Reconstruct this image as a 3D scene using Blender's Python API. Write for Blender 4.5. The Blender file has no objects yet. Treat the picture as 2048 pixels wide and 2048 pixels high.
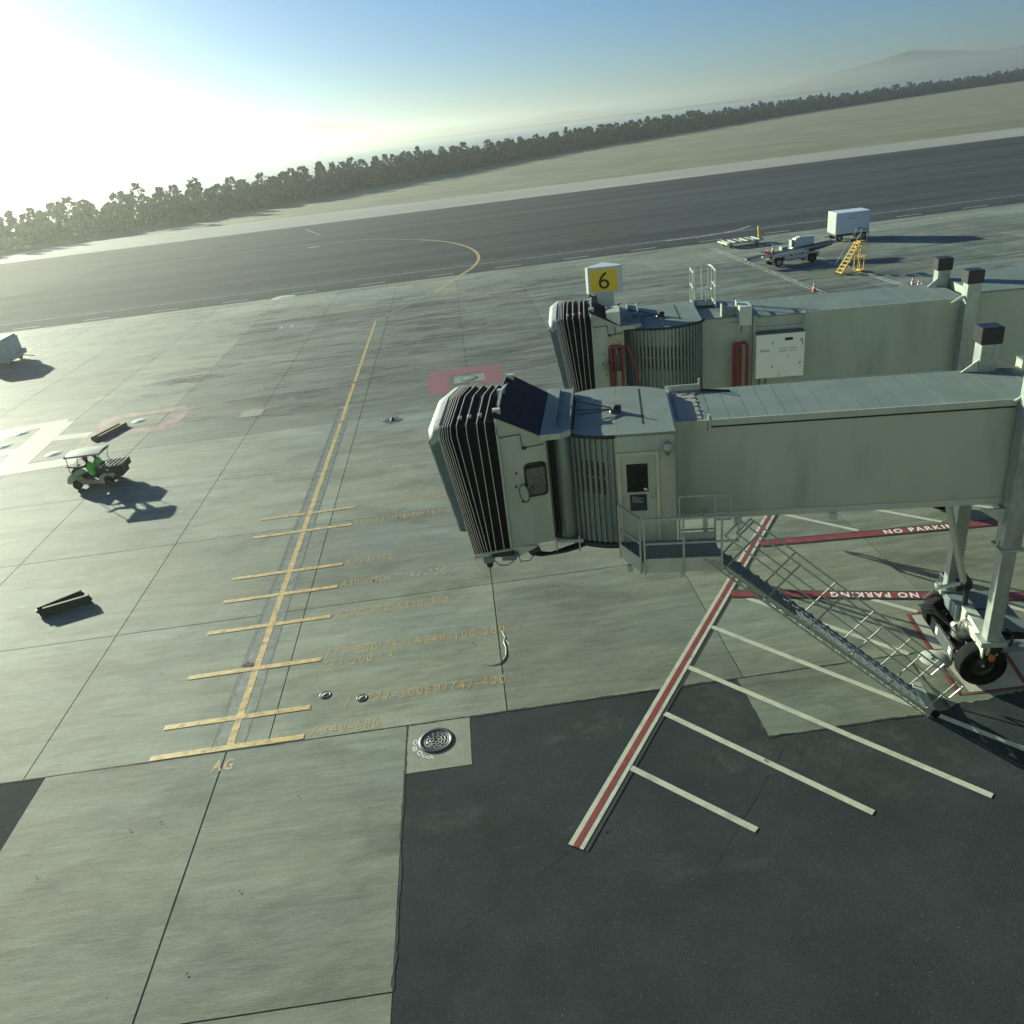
import bpy, bmesh, math, random
from mathutils import Vector, Matrix
R = math.radians
random.seed(6)
S = bpy.context.scene
COL = S.collection

# ---------------------------------------------------------------- camera, world, sun, exposure
cam_d = bpy.data.cameras.new('camera')
cam = bpy.data.objects.new('camera', cam_d)
COL.objects.link(cam)
S.camera = cam
_yaw, _pit, _rol = R(1.72123115), R(25.67817948), R(7.00081903)
fwd = Vector((math.sin(_yaw) * math.cos(_pit), math.cos(_yaw) * math.cos(_pit), -math.sin(_pit)))
rt = fwd.cross(Vector((0, 0, 1))).normalized()
dn = fwd.cross(rt)
r2 = math.cos(_rol) * rt + math.sin(_rol) * dn
d2 = -math.sin(_rol) * rt + math.cos(_rol) * dn
cam.matrix_world = Matrix((( r2.x, -d2.x, -fwd.x, 0), (r2.y, -d2.y, -fwd.y, 0), (r2.z, -d2.z, -fwd.z, 14.0), (0, 0, 0, 1)))
cam_d.sensor_fit = 'HORIZONTAL'
cam_d.sensor_width = 36.0
cam_d.lens = 36.0 * 1588.627 / 2048.0
cam_d.clip_start = 0.1
cam_d.clip_end = 20000

SUN_EL, SUN_AZ = 14.3, 131.0          # the azimuth the light comes FROM, counted from +X towards +Y
W = bpy.data.worlds.new('World')
S.world = W
W.use_nodes = True
wn = W.node_tree
wn.nodes.clear()
sky = wn.nodes.new('ShaderNodeTexSky')
sky.sky_type = 'NISHITA'
sky.sun_disc = False
sky.sun_elevation = R(SUN_EL)
sky.sun_rotation = R(90 - SUN_AZ)
sky.air_density = 1.0
sky.dust_density = 0.15
sky.ozone_density = 2.5
bg = wn.nodes.new('ShaderNodeBackground')
bg.inputs[1].default_value = 0.05
wo = wn.nodes.new('ShaderNodeOutputWorld')
tint = wn.nodes.new('ShaderNodeMix')
tint.data_type = 'RGBA'
tint.blend_type = 'MULTIPLY'
tint.inputs['Factor'].default_value = 1.0
tint.inputs['B'].default_value = (0.42, 0.68, 1.05, 1.0)        # the camera's cool white balance, the same over the whole sky
wn.links.new(sky.outputs[0], tint.inputs['A'])
wn.links.new(tint.outputs['Result'], bg.inputs[0])
wn.links.new(bg.outputs[0], wo.inputs[0])
sl = bpy.data.lights.new('sun', 'SUN')
sl.energy = 5.0
sl.angle = R(0.53)
sl.color = (0.98, 1.0, 0.76)
so = bpy.data.objects.new('sun', sl)
COL.objects.link(so)
sd = Vector((math.cos(R(SUN_EL)) * math.cos(R(SUN_AZ)), math.cos(R(SUN_EL)) * math.sin(R(SUN_AZ)), math.sin(R(SUN_EL))))
so.rotation_euler = sd.to_track_quat('Z', 'Y').to_euler()
so.location = sd * 300
S.view_settings.view_transform = 'Standard'
S.view_settings.look = 'None'
S.view_settings.gamma = 1
S.view_settings.exposure = 1.0
S.view_settings.use_curve_mapping = False
S.render.engine = 'CYCLES'
S.cycles.volume_bounces = 0
S.cycles.max_bounces = 6
S.cycles.transparent_max_bounces = 12

# ---------------------------------------------------------------- materials
def mat(name, base, rough=0.5, metal=0.0, var=0.12, scale=6.0, bump=0.0, spec=0.5, alpha_wear=None, stretch=(1, 1, 1),
        dirt=None, fine=None, emis=None):
    m = bpy.data.materials.new(name)
    m.use_nodes = True
    nt = m.node_tree
    b = nt.nodes['Principled BSDF']
    b.inputs['Roughness'].default_value = rough
    b.inputs['Metallic'].default_value = metal
    b.inputs['Specular IOR Level'].default_value = spec
    geo = nt.nodes.new('ShaderNodeNewGeometry')
    mp = nt.nodes.new('ShaderNodeMapping')
    mp.inputs['Scale'].default_value = stretch
    nt.links.new(geo.outputs['Position'], mp.inputs[0])
    n = nt.nodes.new('ShaderNodeTexNoise')
    n.inputs['Scale'].default_value = scale
    n.inputs['Detail'].default_value = 6
    n.inputs['Roughness'].default_value = 0.6
    nt.links.new(mp.outputs[0], n.inputs['Vector'])
    r = nt.nodes.new('ShaderNodeMapRange')
    r.inputs['From Min'].default_value = 0.3
    r.inputs['From Max'].default_value = 0.7
    r.inputs['To Min'].default_value = 1 - var
    r.inputs['To Max'].default_value = 1 + var
    nt.links.new(n.outputs['Fac'], r.inputs['Value'])
    c = nt.nodes.new('ShaderNodeVectorMath')
    c.operation = 'SCALE'
    c.inputs[0].default_value = base
    nt.links.new(r.outputs[0], c.inputs['Scale'])
    out = c.outputs[0]
    if dirt:
        dc, ds, lo, hi = dirt
        dnz = nt.nodes.new('ShaderNodeTexNoise')
        dnz.inputs['Scale'].default_value = ds
        dnz.inputs['Detail'].default_value = 8
        nt.links.new(mp.outputs[0], dnz.inputs['Vector'])
        dr = nt.nodes.new('ShaderNodeMapRange')
        dr.inputs['From Min'].default_value = lo
        dr.inputs['From Max'].default_value = hi
        nt.links.new(dnz.outputs['Fac'], dr.inputs['Value'])
        mx = nt.nodes.new('ShaderNodeMix')
        mx.data_type = 'RGBA'
        nt.links.new(dr.outputs[0], mx.inputs['Factor'])
        nt.links.new(out, mx.inputs['A'])
        mx.inputs['B'].default_value = (*dc, 1)
        out = mx.outputs['Result']
    nt.links.new(out, b.inputs['Base Color'])
    if bump:
        f = nt.nodes.new('ShaderNodeTexNoise')
        f.inputs['Scale'].default_value = fine or scale * 5
        f.inputs['Detail'].default_value = 4
        nt.links.new(mp.outputs[0], f.inputs['Vector'])
        bp = nt.nodes.new('ShaderNodeBump')
        bp.inputs['Strength'].default_value = bump
        bp.inputs['Distance'].default_value = 0.02
        nt.links.new(f.outputs['Fac'], bp.inputs['Height'])
        nt.links.new(bp.outputs[0], b.inputs['Normal'])
    if alpha_wear:
        sc, lo, hi, amin = alpha_wear
        a = nt.nodes.new('ShaderNodeTexNoise')
        a.inputs['Scale'].default_value = sc
        a.inputs['Detail'].default_value = 8
        a.inputs['Roughness'].default_value = 0.7
        nt.links.new(mp.outputs[0], a.inputs['Vector'])
        ar = nt.nodes.new('ShaderNodeMapRange')
        ar.inputs['From Min'].default_value = lo
        ar.inputs['From Max'].default_value = hi
        ar.inputs['To Min'].default_value = amin
        ar.inputs['To Max'].default_value = 1.0
        nt.links.new(a.outputs['Fac'], ar.inputs['Value'])
        nt.links.new(ar.outputs[0], b.inputs['Alpha'])
    if emis:
        b.inputs['Emission Color'].default_value = (*emis[0], 1)
        b.inputs['Emission Strength'].default_value = emis[1]
    return m

def N_(nt, kind, **kw):
    n = nt.nodes.new(kind)
    for k, v in kw.items():
        if k in n.inputs.keys():
            n.inputs[k].default_value = v
        else:
            setattr(n, k, v)
    return n

def concrete_material(name, base, base2):
    """broom-finished apron concrete: slab tint from the object's colour, streaks along the taxi direction, rubber and oil stains"""
    m = bpy.data.materials.new(name)
    m.use_nodes = True
    nt = m.node_tree
    L = nt.links.new
    b = nt.nodes['Principled BSDF']
    b.inputs['Roughness'].default_value = 0.72
    b.inputs['Specular IOR Level'].default_value = 0.35
    geo = N_(nt, 'ShaderNodeNewGeometry')
    oi = N_(nt, 'ShaderNodeObjectInfo')
    def noise(scale, stretch, detail=6, rough=0.6, dist=0.0):
        mp = N_(nt, 'ShaderNodeMapping')
        mp.inputs['Scale'].default_value = stretch
        mp.inputs['Rotation'].default_value = (0, 0, R(-2))
        L(geo.outputs['Position'], mp.inputs[0])
        n = N_(nt, 'ShaderNodeTexNoise', Scale=scale, Detail=detail, Roughness=rough, Distortion=dist)
        L(mp.outputs[0], n.inputs['Vector'])
        return n.outputs['Fac']
    def rng(src, a, b_, c, d):
        r = N_(nt, 'ShaderNodeMapRange')
        r.inputs['From Min'].default_value = a; r.inputs['From Max'].default_value = b_
        r.inputs['To Min'].default_value = c; r.inputs['To Max'].default_value = d
        L(src, r.inputs['Value'])
        return r.outputs[0]
    def mul(a, b_):
        v = N_(nt, 'ShaderNodeMath', operation='MULTIPLY')
        L(a, v.inputs[0]); L(b_, v.inputs[1])
        return v.outputs[0]
    big = rng(noise(0.09, (0.5, 1.2, 1), 5), 0.32, 0.68, 0.78, 1.18)
    streak = rng(noise(1.0, (0.16, 2.0, 1), 9, 0.7, 0.8), 0.3, 0.7, 0.76, 1.18)
    streak2 = rng(noise(1.0, (0.9, 9.0, 1), 7, 0.75, 0.2), 0.3, 0.7, 0.87, 1.12)
    mott = rng(noise(1.1, (0.8, 1.6, 1), 10, 0.78), 0.3, 0.7, 0.80, 1.17)
    grit = rng(noise(26, (1, 1, 1), 5, 0.85), 0.25, 0.75, 0.78, 1.22)
    v = mul(mul(mul(big, streak), mul(streak2, mott)), grit)
    # rubber and oil: strong where aircraft nose gear and tugs manoeuvre (y 43 .. 82), faint elsewhere
    sx = N_(nt, 'ShaderNodeSeparateXYZ')
    L(geo.outputs['Position'], sx.inputs[0])
    up_ = rng(sx.outputs['Y'], 42, 50, 0.25, 1.0)
    dn_ = rng(sx.outputs['Y'], 78, 86, 1.0, 0.15)
    lf_ = rng(sx.outputs['X'], -26, -14, 0.12, 1.0)
    zone = mul(mul(up_, dn_), lf_)
    st = rng(noise(0.55, (0.28, 1.5, 1), 9, 0.70, 0.6), 0.44, 0.68, 0.0, 0.85)
    st = mul(st, zone)
    blot = rng(noise(0.4, (0.6, 1.3, 1), 9, 0.66, 0.5), 0.47, 0.72, 0.0, 0.55)
    spots = rng(noise(5.5, (1, 1, 1), 3, 0.5), 0.74, 0.79, 0.0, 0.55)
    inv = N_(nt, 'ShaderNodeMath', operation='SUBTRACT')
    inv.inputs[0].default_value = 1.0
    mx_ = N_(nt, 'ShaderNodeMath', operation='MAXIMUM')
    L(st, mx_.inputs[0]); L(blot, mx_.inputs[1])
    mx2 = N_(nt, 'ShaderNodeMath', operation='MAXIMUM')
    L(mx_.outputs[0], mx2.inputs[0]); L(spots, mx2.inputs[1])
    L(mx2.outputs[0], inv.inputs[1])
    v = mul(v, inv.outputs[0])
    hue = N_(nt, 'ShaderNodeMix', data_type='RGBA')
    L(rng(noise(0.14, (0.7, 1.4, 1), 3), 0.35, 0.65, 0.0, 1.0), hue.inputs['Factor'])
    hue.inputs['A'].default_value = (*base, 1)
    hue.inputs['B'].default_value = (*base2, 1)
    c1 = N_(nt, 'ShaderNodeMix', data_type='RGBA', blend_type='MULTIPLY')
    c1.inputs['Factor'].default_value = 1
    L(hue.outputs['Result'], c1.inputs['A']); L(oi.outputs['Color'], c1.inputs['B'])
    c2 = N_(nt, 'ShaderNodeVectorMath', operation='SCALE')
    L(c1.outputs['Result'], c2.inputs[0]); L(v, c2.inputs['Scale'])
    L(c2.outputs[0], b.inputs['Base Color'])
    bp = N_(nt, 'ShaderNodeBump', Strength=0.55, Distance=0.012)
    L(noise(1.0, (7, 60, 10), 5, 0.7), bp.inputs['Height'])
    bp2 = N_(nt, 'ShaderNodeBump', Strength=0.35, Distance=0.03)
    L(noise(1.4, (0.6, 2.5, 1), 5, 0.6), bp2.inputs['Height'])
    L(bp.outputs[0], bp2.inputs['Normal'])
    L(bp2.outputs[0], b.inputs['Normal'])
    return m

def asphalt_material(name, base, streaky=False):
    m = bpy.data.materials.new(name)
    m.use_nodes = True
    nt = m.node_tree
    L = nt.links.new
    b = nt.nodes['Principled BSDF']
    b.inputs['Roughness'].default_value = 0.92
    b.inputs['Specular IOR Level'].default_value = 0.12
    geo = N_(nt, 'ShaderNodeNewGeometry')
    def noise(scale, stretch, detail=6, rough=0.6):
        mp = N_(nt, 'ShaderNodeMapping')
        mp.inputs['Scale'].default_value = stretch
        L(geo.outputs['Position'], mp.inputs[0])
        n = N_(nt, 'ShaderNodeTexNoise', Scale=scale, Detail=detail, Roughness=rough)
        L(mp.outputs[0], n.inputs['Vector'])
        return n.outputs['Fac']
    def rng(src, a, b_, c, d):
        r = N_(nt, 'ShaderNodeMapRange')
        r.inputs['From Min'].default_value = a; r.inputs['From Max'].default_value = b_
        r.inputs['To Min'].default_value = c; r.inputs['To Max'].default_value = d
        L(src, r.inputs['Value'])
        return r.outputs[0]
    def mul(a, b_):
        v = N_(nt, 'ShaderNodeMath', operation='MULTIPLY')
        L(a, v.inputs[0]); L(b_, v.inputs[1])
        return v.outputs[0]
    v = mul(rng(noise(0.45, (1, 1, 1), 9, 0.7), 0.3, 0.7, 0.78, 1.25), rng(noise(30, (1, 1, 1), 3, 0.8), 0.25, 0.75, 0.6, 1.4))
    if streaky:
        v = mul(v, rng(noise(1.0, (0.006, 0.16, 1), 5, 0.6), 0.35, 0.65, 0.72, 1.35))
        v = mul(v, rng(noise(1.0, (0.03, 0.7, 1), 5, 0.6), 0.35, 0.65, 0.88, 1.14))
    c2 = N_(nt, 'ShaderNodeVectorMath', operation='SCALE')
    c2.inputs[0].default_value = base
    L(v, c2.inputs['Scale'])
    out = c2.outputs[0]
    if not streaky:
        vo = N_(nt, 'ShaderNodeTexVoronoi', Scale=16.0)
        L(geo.outputs['Position'], vo.inputs['Vector'])
        sp = rng(vo.outputs['Distance'], 0.10, 0.16, 1.0, 0.0)
        pick = rng(noise(9, (1, 1, 1), 2), 0.55, 0.62, 0.0, 1.0)
        mx = N_(nt, 'ShaderNodeMix', data_type='RGBA')
        L(mul(sp, pick), mx.inputs['Factor'])
        L(out, mx.inputs['A'])
        mx.inputs['B'].default_value = (0.20, 0.215, 0.205, 1)
        out = mx.outputs['Result']
        sc = rng(noise(0.5, (0.5, 1.0, 1), 8, 0.7), 0.58, 0.78, 0.0, 0.25)
        mx = N_(nt, 'ShaderNodeMix', data_type='RGBA')
        L(sc, mx.inputs['Factor'])
        L(out, mx.inputs['A'])
        mx.inputs['B'].default_value = (0.2, 0.21, 0.19, 1)
        out = mx.outputs['Result']
    L(out, b.inputs['Base Color'])
    bp = N_(nt, 'ShaderNodeBump', Strength=0.8, Distance=0.015)
    L(noise(45, (1, 1, 1), 3, 0.7), bp.inputs['Height'])
    L(bp.outputs[0], b.inputs['Normal'])
    return m

M = {}
M['concrete'] = concrete_material('apron_concrete', (0.205, 0.252, 0.210), (0.243, 0.272, 0.202))
M['asphalt'] = asphalt_material('apron_asphalt', (0.036, 0.047, 0.050))
M['taxi'] = asphalt_material('taxiway_asphalt', (0.048, 0.062, 0.066), True)
M['joint'] = mat('joint_filler', (0.018, 0.018, 0.02), 0.8)
M['patch'] = mat('sealed_strip', (0.19, 0.235, 0.22), 0.6, var=0.15, scale=3, bump=0.3, alpha_wear=(2, 0.3, 0.7, 0.35))
M['sealline'] = mat('seal_edge', (0.10, 0.125, 0.12), 0.6, alpha_wear=(4, 0.35, 0.6, 0.1))
M['dust'] = mat('dust_smear', (0.085, 0.10, 0.095), 0.8, alpha_wear=(2.2, 0.42, 0.95, 0.0), bump=0.2, fine=20)
M['lid'] = mat('pit_lid_white', (0.40, 0.44, 0.40), 0.75, var=0.12, scale=5)
M['stain'] = mat('rubber_stain', (0.085, 0.10, 0.095), 0.7, alpha_wear=(1.3, 0.42, 0.85, 0.0), stretch=(0.35, 1.6, 1))
M['worn'] = mat('worn_asphalt', (0.062, 0.078, 0.078), 0.92, var=0.15, scale=0.05, spec=0.12)
M['yellow'] = mat('yellow_paint', (0.56, 0.40, 0.14), 0.55, var=0.22, scale=3, bump=0.3, alpha_wear=(4, 0.30, 0.52, 0.35))
M['yellow_text'] = mat('worn_yellow_paint', (0.50, 0.35, 0.14), 0.5, var=0.2, scale=6, bump=0.3, alpha_wear=(8, 0.36, 0.62, 0.45))
M['fade_text'] = mat('faded_cream_paint', (0.5, 0.5, 0.36), 0.5, var=0.2, scale=6, alpha_wear=(9, 0.4, 0.62, 0.1))
M['white'] = mat('white_paint', (0.50, 0.53, 0.43), 0.5, var=0.1, scale=3, bump=0.2, alpha_wear=(7, 0.27, 0.38, 0.15), dirt=((0.3, 0.32, 0.27), 1.7, 0.5, 0.8))
M['white_thin'] = mat('thin_white_paint', (0.62, 0.66, 0.58), 0.5, var=0.1, scale=1, alpha_wear=(2, 0.35, 0.6, 0.3))
M['pale'] = mat('zone_paint_with_glare', (0.56, 0.56, 0.46), 0.7, var=0.1, scale=1.5, spec=0.3)  # lightened to carry the sun glare over the left-hand bands
M['guard'] = mat('dark_guard_paint', (0.05, 0.068, 0.072), 0.6, var=0.15)
M['red'] = mat('red_paint', (0.23, 0.050, 0.048), 0.5, var=0.15, scale=4, bump=0.2, dirt=((0.32, 0.14, 0.12), 3.0, 0.55, 0.9))
M['pink'] = mat('faded_red_paint', (0.235, 0.08, 0.085), 0.6, var=0.1, scale=3, alpha_wear=(1.2, 0.2, 0.4, 0.85))
M['pale_pink'] = mat('sun_faded_red_paint', (0.42, 0.31, 0.27), 0.6, var=0.1, scale=2, alpha_wear=(0.5, 0.25, 0.65, 0.25))
M['blackpaint'] = mat('black_paint', (0.03, 0.035, 0.035), 0.6)
M['padwhite'] = mat('pale_pad_paint', (0.46, 0.47, 0.39), 0.55, var=0.12, scale=2, bump=0.2)
M['pad'] = mat('cast_pad_concrete', (0.22, 0.25, 0.19), 0.65, var=0.12, scale=2.5, bump=0.35)
M['grass'] = mat('dry_grass', (0.16, 0.175, 0.105), 0.9, var=0.22, scale=0.05, bump=0.6, fine=3, dirt=((0.10, 0.12, 0.07), 0.02, 0.5, 0.8))
M['trench'] = mat('shoulder_concrete', (0.33, 0.34, 0.28), 0.7, var=0.15, scale=0.05, stretch=(0.3, 1.5, 1))
M['bridge'] = mat('bridge_grey_paint', (0.375, 0.425, 0.37), 0.42, var=0.10, scale=0.45, bump=0.04, fine=14, dirt=((0.22, 0.26, 0.215), 1.6, 0.48, 0.9), stretch=(1, 1, 0.22))
M['roof'] = mat('bridge_roof_paint', (0.165, 0.215, 0.19), 0.62, var=0.10, scale=1.1, bump=0.12, fine=4, dirt=((0.12, 0.155, 0.14), 0.9, 0.5, 0.85))
M['light_roof'] = mat('chalky_roof_paint', (0.28, 0.28, 0.23), 0.6, var=0.12, scale=3, bump=0.3, fine=5)
M['trim'] = mat('grey_trim_paint', (0.42, 0.46, 0.41), 0.45, var=0.05, scale=3)
M['whitesteel'] = mat('white_steel_paint', (0.50, 0.55, 0.48), 0.4, var=0.05, scale=3, dirt=((0.42, 0.38, 0.3), 2.5, 0.62, 0.85))
M['cabinet'] = mat('cabinet_white_paint', (0.80, 0.83, 0.76), 0.35, var=0.02, scale=2)
M['galv'] = mat('galvanized_steel', (0.36, 0.41, 0.38), 0.45, 0.15, var=0.12, scale=12, dirt=((0.20, 0.19, 0.16), 5, 0.58, 0.85))
M['column'] = mat('galvanized_column', (0.33, 0.38, 0.36), 0.4, 0.3, var=0.18, scale=9, dirt=((0.24, 0.22, 0.18), 3, 0.55, 0.85), stretch=(1, 1, 0.4))
M['slat'] = mat('aluminium_slats', (0.19, 0.235, 0.24), 0.38, 0.5, var=0.12, scale=7, stretch=(1, 1, 0.2))
M['dark'] = mat('dark_interior', (0.012, 0.013, 0.016), 0.7)
M['hood'] = mat('dark_roof_membrane', (0.009, 0.011, 0.02), 0.75, var=0.2, scale=2, spec=0.2)
M['fabric'] = mat('bellows_fabric', (0.008, 0.008, 0.013), 0.85, var=0.2, scale=5, bump=0.2, spec=0.2, stretch=(1, 1, 0.2))
M['rib'] = mat('bellows_rib_edge', (0.62, 0.58, 0.52), 0.5, var=0.15, scale=9)
M['vinyl'] = mat('white_vinyl', (0.32, 0.37, 0.33), 0.6, var=0.12, scale=3, bump=0.6, fine=5, dirt=((0.2, 0.23, 0.2), 2, 0.5, 0.8))
M['teal'] = mat('teal_canvas', (0.085, 0.135, 0.14), 0.6, var=0.15, scale=3, bump=0.6, fine=3)
M['rubber'] = mat('tyre_rubber', (0.008, 0.008, 0.010), 0.85, var=0.25, scale=8, spec=0.15, dirt=((0.018, 0.018, 0.018), 4, 0.5, 0.8))
M['black'] = mat('black_plastic', (0.014, 0.015, 0.018), 0.5, var=0.1)
M['capblack'] = mat('black_cap', (0.013, 0.015, 0.018), 0.45, var=0.1)
M['hose'] = mat('red_hose', (0.20, 0.028, 0.025), 0.35, var=0.12, scale=6)
M['glass'] = mat('dark_glass', (0.012, 0.014, 0.016), 0.06, spec=0.7)
M['mesh'] = mat('window_mesh', (0.10, 0.105, 0.08), 0.5, 0.3)
M['signyellow'] = mat('sign_yellow', (0.78, 0.55, 0.02), 0.4, var=0.03)
M['signwhite'] = mat('sign_casing', (0.56, 0.62, 0.60), 0.45, var=0.05)
M['ink'] = mat('black_ink', (0.012, 0.012, 0.012), 0.5)
M['whiteink'] = mat('white_ink', (0.75, 0.77, 0.75), 0.5)
M['notice'] = mat('navy_notice', (0.018, 0.025, 0.045), 0.4)
M['grating'] = mat('steel_grating', (0.07, 0.09, 0.10), 0.5, 0.4, var=0.2, scale=14)
M['step'] = mat('tread_plate', (0.20, 0.245, 0.26), 0.45, 0.2, var=0.35, scale=10, dirt=((0.18, 0.16, 0.05), 1.2, 0.62, 0.8))
M['blueshade'] = mat('equipment_and_shade_grey', (0.14, 0.18, 0.20), 0.45, var=0.1)
M['amber'] = mat('amber_lens', (0.42, 0.14, 0.025), 0.3)
M['iron'] = mat('cast_iron', (0.05, 0.06, 0.065), 0.45, 0.4, var=0.3, scale=12)
M['cartbody'] = mat('cart_beige_paint', (0.50, 0.50, 0.40), 0.35, var=0.05)
M['cartroof'] = mat('cart_roof_cream', (0.30, 0.32, 0.27), 0.45, var=0.05)
M['vest'] = mat('green_vest', (0.12, 0.75, 0.08), 0.6, var=0.1)
M['navy'] = mat('navy_cloth', (0.014, 0.017, 0.028), 0.8, var=0.2)
M['skin'] = mat('skin', (0.30, 0.17, 0.11), 0.5, var=0.05)
M['yellowsteel'] = mat('yellow_steel_paint', (0.72, 0.47, 0.06), 0.4, var=0.08, dirt=((0.3, 0.2, 0.07), 6, 0.55, 0.8))
M['orange'] = mat('orange_cone', (0.72, 0.09, 0.03), 0.5)
M['coneband'] = mat('cone_white_band', (0.8, 0.8, 0.76), 0.4)
M['rail'] = mat('stair_rail_steel', (0.20, 0.23, 0.215), 0.6, var=0.15, scale=9)
M['wood'] = mat('brown_timber', (0.24, 0.18, 0.10), 0.7, var=0.2, scale=8)
M['chock'] = mat('dark_chock_rubber', (0.03, 0.036, 0.03), 0.7, var=0.3, scale=6)
M['trailer'] = mat('trailer_panel', (0.60, 0.68, 0.72), 0.4, var=0.03)
M['silver'] = mat('cart_silver_panel', (0.44, 0.50, 0.46), 0.45, var=0.12, scale=2)
M['facade'] = mat('terminal_panel', (0.20, 0.225, 0.20), 0.6, var=0.05)
M['foliage'] = mat('tree_leaves', (0.045, 0.085, 0.075), 0.8, var=0.4, scale=0.2)
M['bark'] = mat('tree_bark', (0.08, 0.06, 0.045), 0.9)
M['hill'] = mat('far_hills', (0.07, 0.09, 0.07), 0.9, var=0.2, scale=0.01)

def water_material():
    m = mat('bay_water', (0.025, 0.05, 0.06), 0.12, var=0.1, scale=0.01)
    nt = m.node_tree
    b = nt.nodes['Principled BSDF']
    geo = N_(nt, 'ShaderNodeNewGeometry')
    mp = N_(nt, 'ShaderNodeMapping')
    mp.inputs['Scale'].default_value = (1, 1, 1)
    nt.links.new(geo.outputs['Position'], mp.inputs[0])
    n = N_(nt, 'ShaderNodeTexNoise', Scale=0.35, Detail=5.0, Roughness=0.65)
    nt.links.new(mp.outputs[0], n.inputs['Vector'])
    bp = N_(nt, 'ShaderNodeBump', Strength=1.0, Distance=1.1)
    nt.links.new(n.outputs['Fac'], bp.inputs['Height'])
    nt.links.new(bp.outputs[0], b.inputs['Normal'])
    return m
M['water'] = water_material()

# ---------------------------------------------------------------- mesh helpers
class MB:
    def __init__(s):
        s.v = []; s.f = []; s.sm = []
    def face(s, pts, smooth=False):
        n = len(s.v); s.v += [tuple(p) for p in pts]; s.f.append(tuple(range(n, n + len(pts)))); s.sm.append(smooth)
        return s
    def box(s, x0, x1, y0, y1, z0, z1):
        n = len(s.v)
        s.v += [(x0, y0, z0), (x1, y0, z0), (x1, y1, z0), (x0, y1, z0), (x0, y0, z1), (x1, y0, z1), (x1, y1, z1), (x0, y1, z1)]
        for q in ((3, 2, 1, 0), (4, 5, 6, 7), (0, 1, 5, 4), (1, 2, 6, 5), (2, 3, 7, 6), (3, 0, 4, 7)):
            s.f.append(tuple(n + i for i in q)); s.sm.append(False)
        return s
    def bar(s, p, q, w, h=None, upv=(0, 0, 1)):
        p, q = Vector(p), Vector(q); h = h or w
        d = (q - p).normalized(); u = Vector(upv)
        if abs(d.dot(u)) > 0.98: u = Vector((1, 0, 0))
        a = d.cross(u).normalized() * (w / 2); b = a.cross(d).normalized() * (h / 2)
        n = len(s.v)
        for c in (p, q):
            for sa, sb in ((-1, -1), (1, -1), (1, 1), (-1, 1)):
                s.v.append(tuple(c + a * sa + b * sb))
        for f in ((0, 1, 2, 3), (7, 6, 5, 4), (0, 4, 5, 1), (1, 5, 6, 2), (2, 6, 7, 3), (3, 7, 4, 0)):
            s.f.append(tuple(n + i for i in f)); s.sm.append(False)
        return s
    def tube(s, path, r, seg=8, closed=False):
        P = [Vector(p) for p in path]; rings = []; k = len(P)
        prev = None
        for i, p in enumerate(P):
            if closed: d = (P[(i + 1) % k] - P[i - 1])
            else: d = P[min(i + 1, k - 1)] - P[max(i - 1, 0)]
            d.normalize()
            if prev is None:
                u = Vector((0, 0, 1)) if abs(d.z) < 0.9 else Vector((1, 0, 0))
                a = d.cross(u).normalized()
            else:
                a = (prev - d * prev.dot(d)).normalized()
            prev = a; b = d.cross(a)
            rr = r[i] if isinstance(r, (list, tuple)) else r
            n = len(s.v)
            for j in range(seg):
                t = 2 * math.pi * j / seg
                s.v.append(tuple(p + a * math.cos(t) * rr + b * math.sin(t) * rr))
            rings.append(n)
        m = k if closed else k - 1
        for i in range(m):
            A, B = rings[i], rings[(i + 1) % k]
            for j in range(seg):
                s.f.append((A + j, A + (j + 1) % seg, B + (j + 1) % seg, B + j)); s.sm.append(True)
        if not closed:
            s.f.append(tuple(rings[0] + j for j in reversed(range(seg)))); s.sm.append(False)
            s.f.append(tuple(rings[-1] + j for j in range(seg))); s.sm.append(False)
        return s
    def lathe(s, prof, c=(0, 0, 0), axis='z', seg=24, a0=0, a1=360):
        c = Vector(c); full = abs(a1 - a0) >= 360; cnt = seg if full else seg + 1; rings = []
        for (r, h) in prof:
            n = len(s.v)
            for j in range(cnt):
                t = R(a0 + (a1 - a0) * j / seg)
                x, y = r * math.cos(t), r * math.sin(t)
                p = {'z': (x, y, h), 'y': (x, h, y), 'x': (h, x, y)}[axis]
                s.v.append(tuple(c + Vector(p)))
            rings.append(n)
        for i in range(len(prof) - 1):
            A, B = rings[i], rings[i + 1]
            for j in range(seg):
                j2 = (j + 1) % cnt
                s.f.append((A + j, A + j2, B + j2, B + j)); s.sm.append(True)
        return s
    def prism(s, poly, z0, z1, axis='z'):
        """poly extruded; axis 'z': poly in xy; 'y': poly in (x,z) from y=z0..z1; 'x': poly in (y,z)"""
        def P(a, b, h):
            return {'z': (a, b, h), 'y': (a, h, b), 'x': (h, a, b)}[axis]
        n = len(s.v); k = len(poly)
        s.v += [P(a, b, z0) for a, b in poly] + [P(a, b, z1) for a, b in poly]
        s.f.append(tuple(n + i for i in reversed(range(k)))); s.sm.append(False)
        s.f.append(tuple(n + k + i for i in range(k))); s.sm.append(False)
        for i in range(k):
            j = (i + 1) % k
            s.f.append((n + i, n + j, n + k + j, n + k + i)); s.sm.append(False)
        return s
    def grid(s, rows, smooth=True):
        n = len(s.v); w = len(rows[0])
        for r in rows: s.v += [tuple(p) for p in r]
        for i in range(len(rows) - 1):
            for j in range(w - 1):
                a = n + i * w + j
                s.f.append((a, a + 1, a + w + 1, a + w)); s.sm.append(smooth)
        return s
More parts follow.
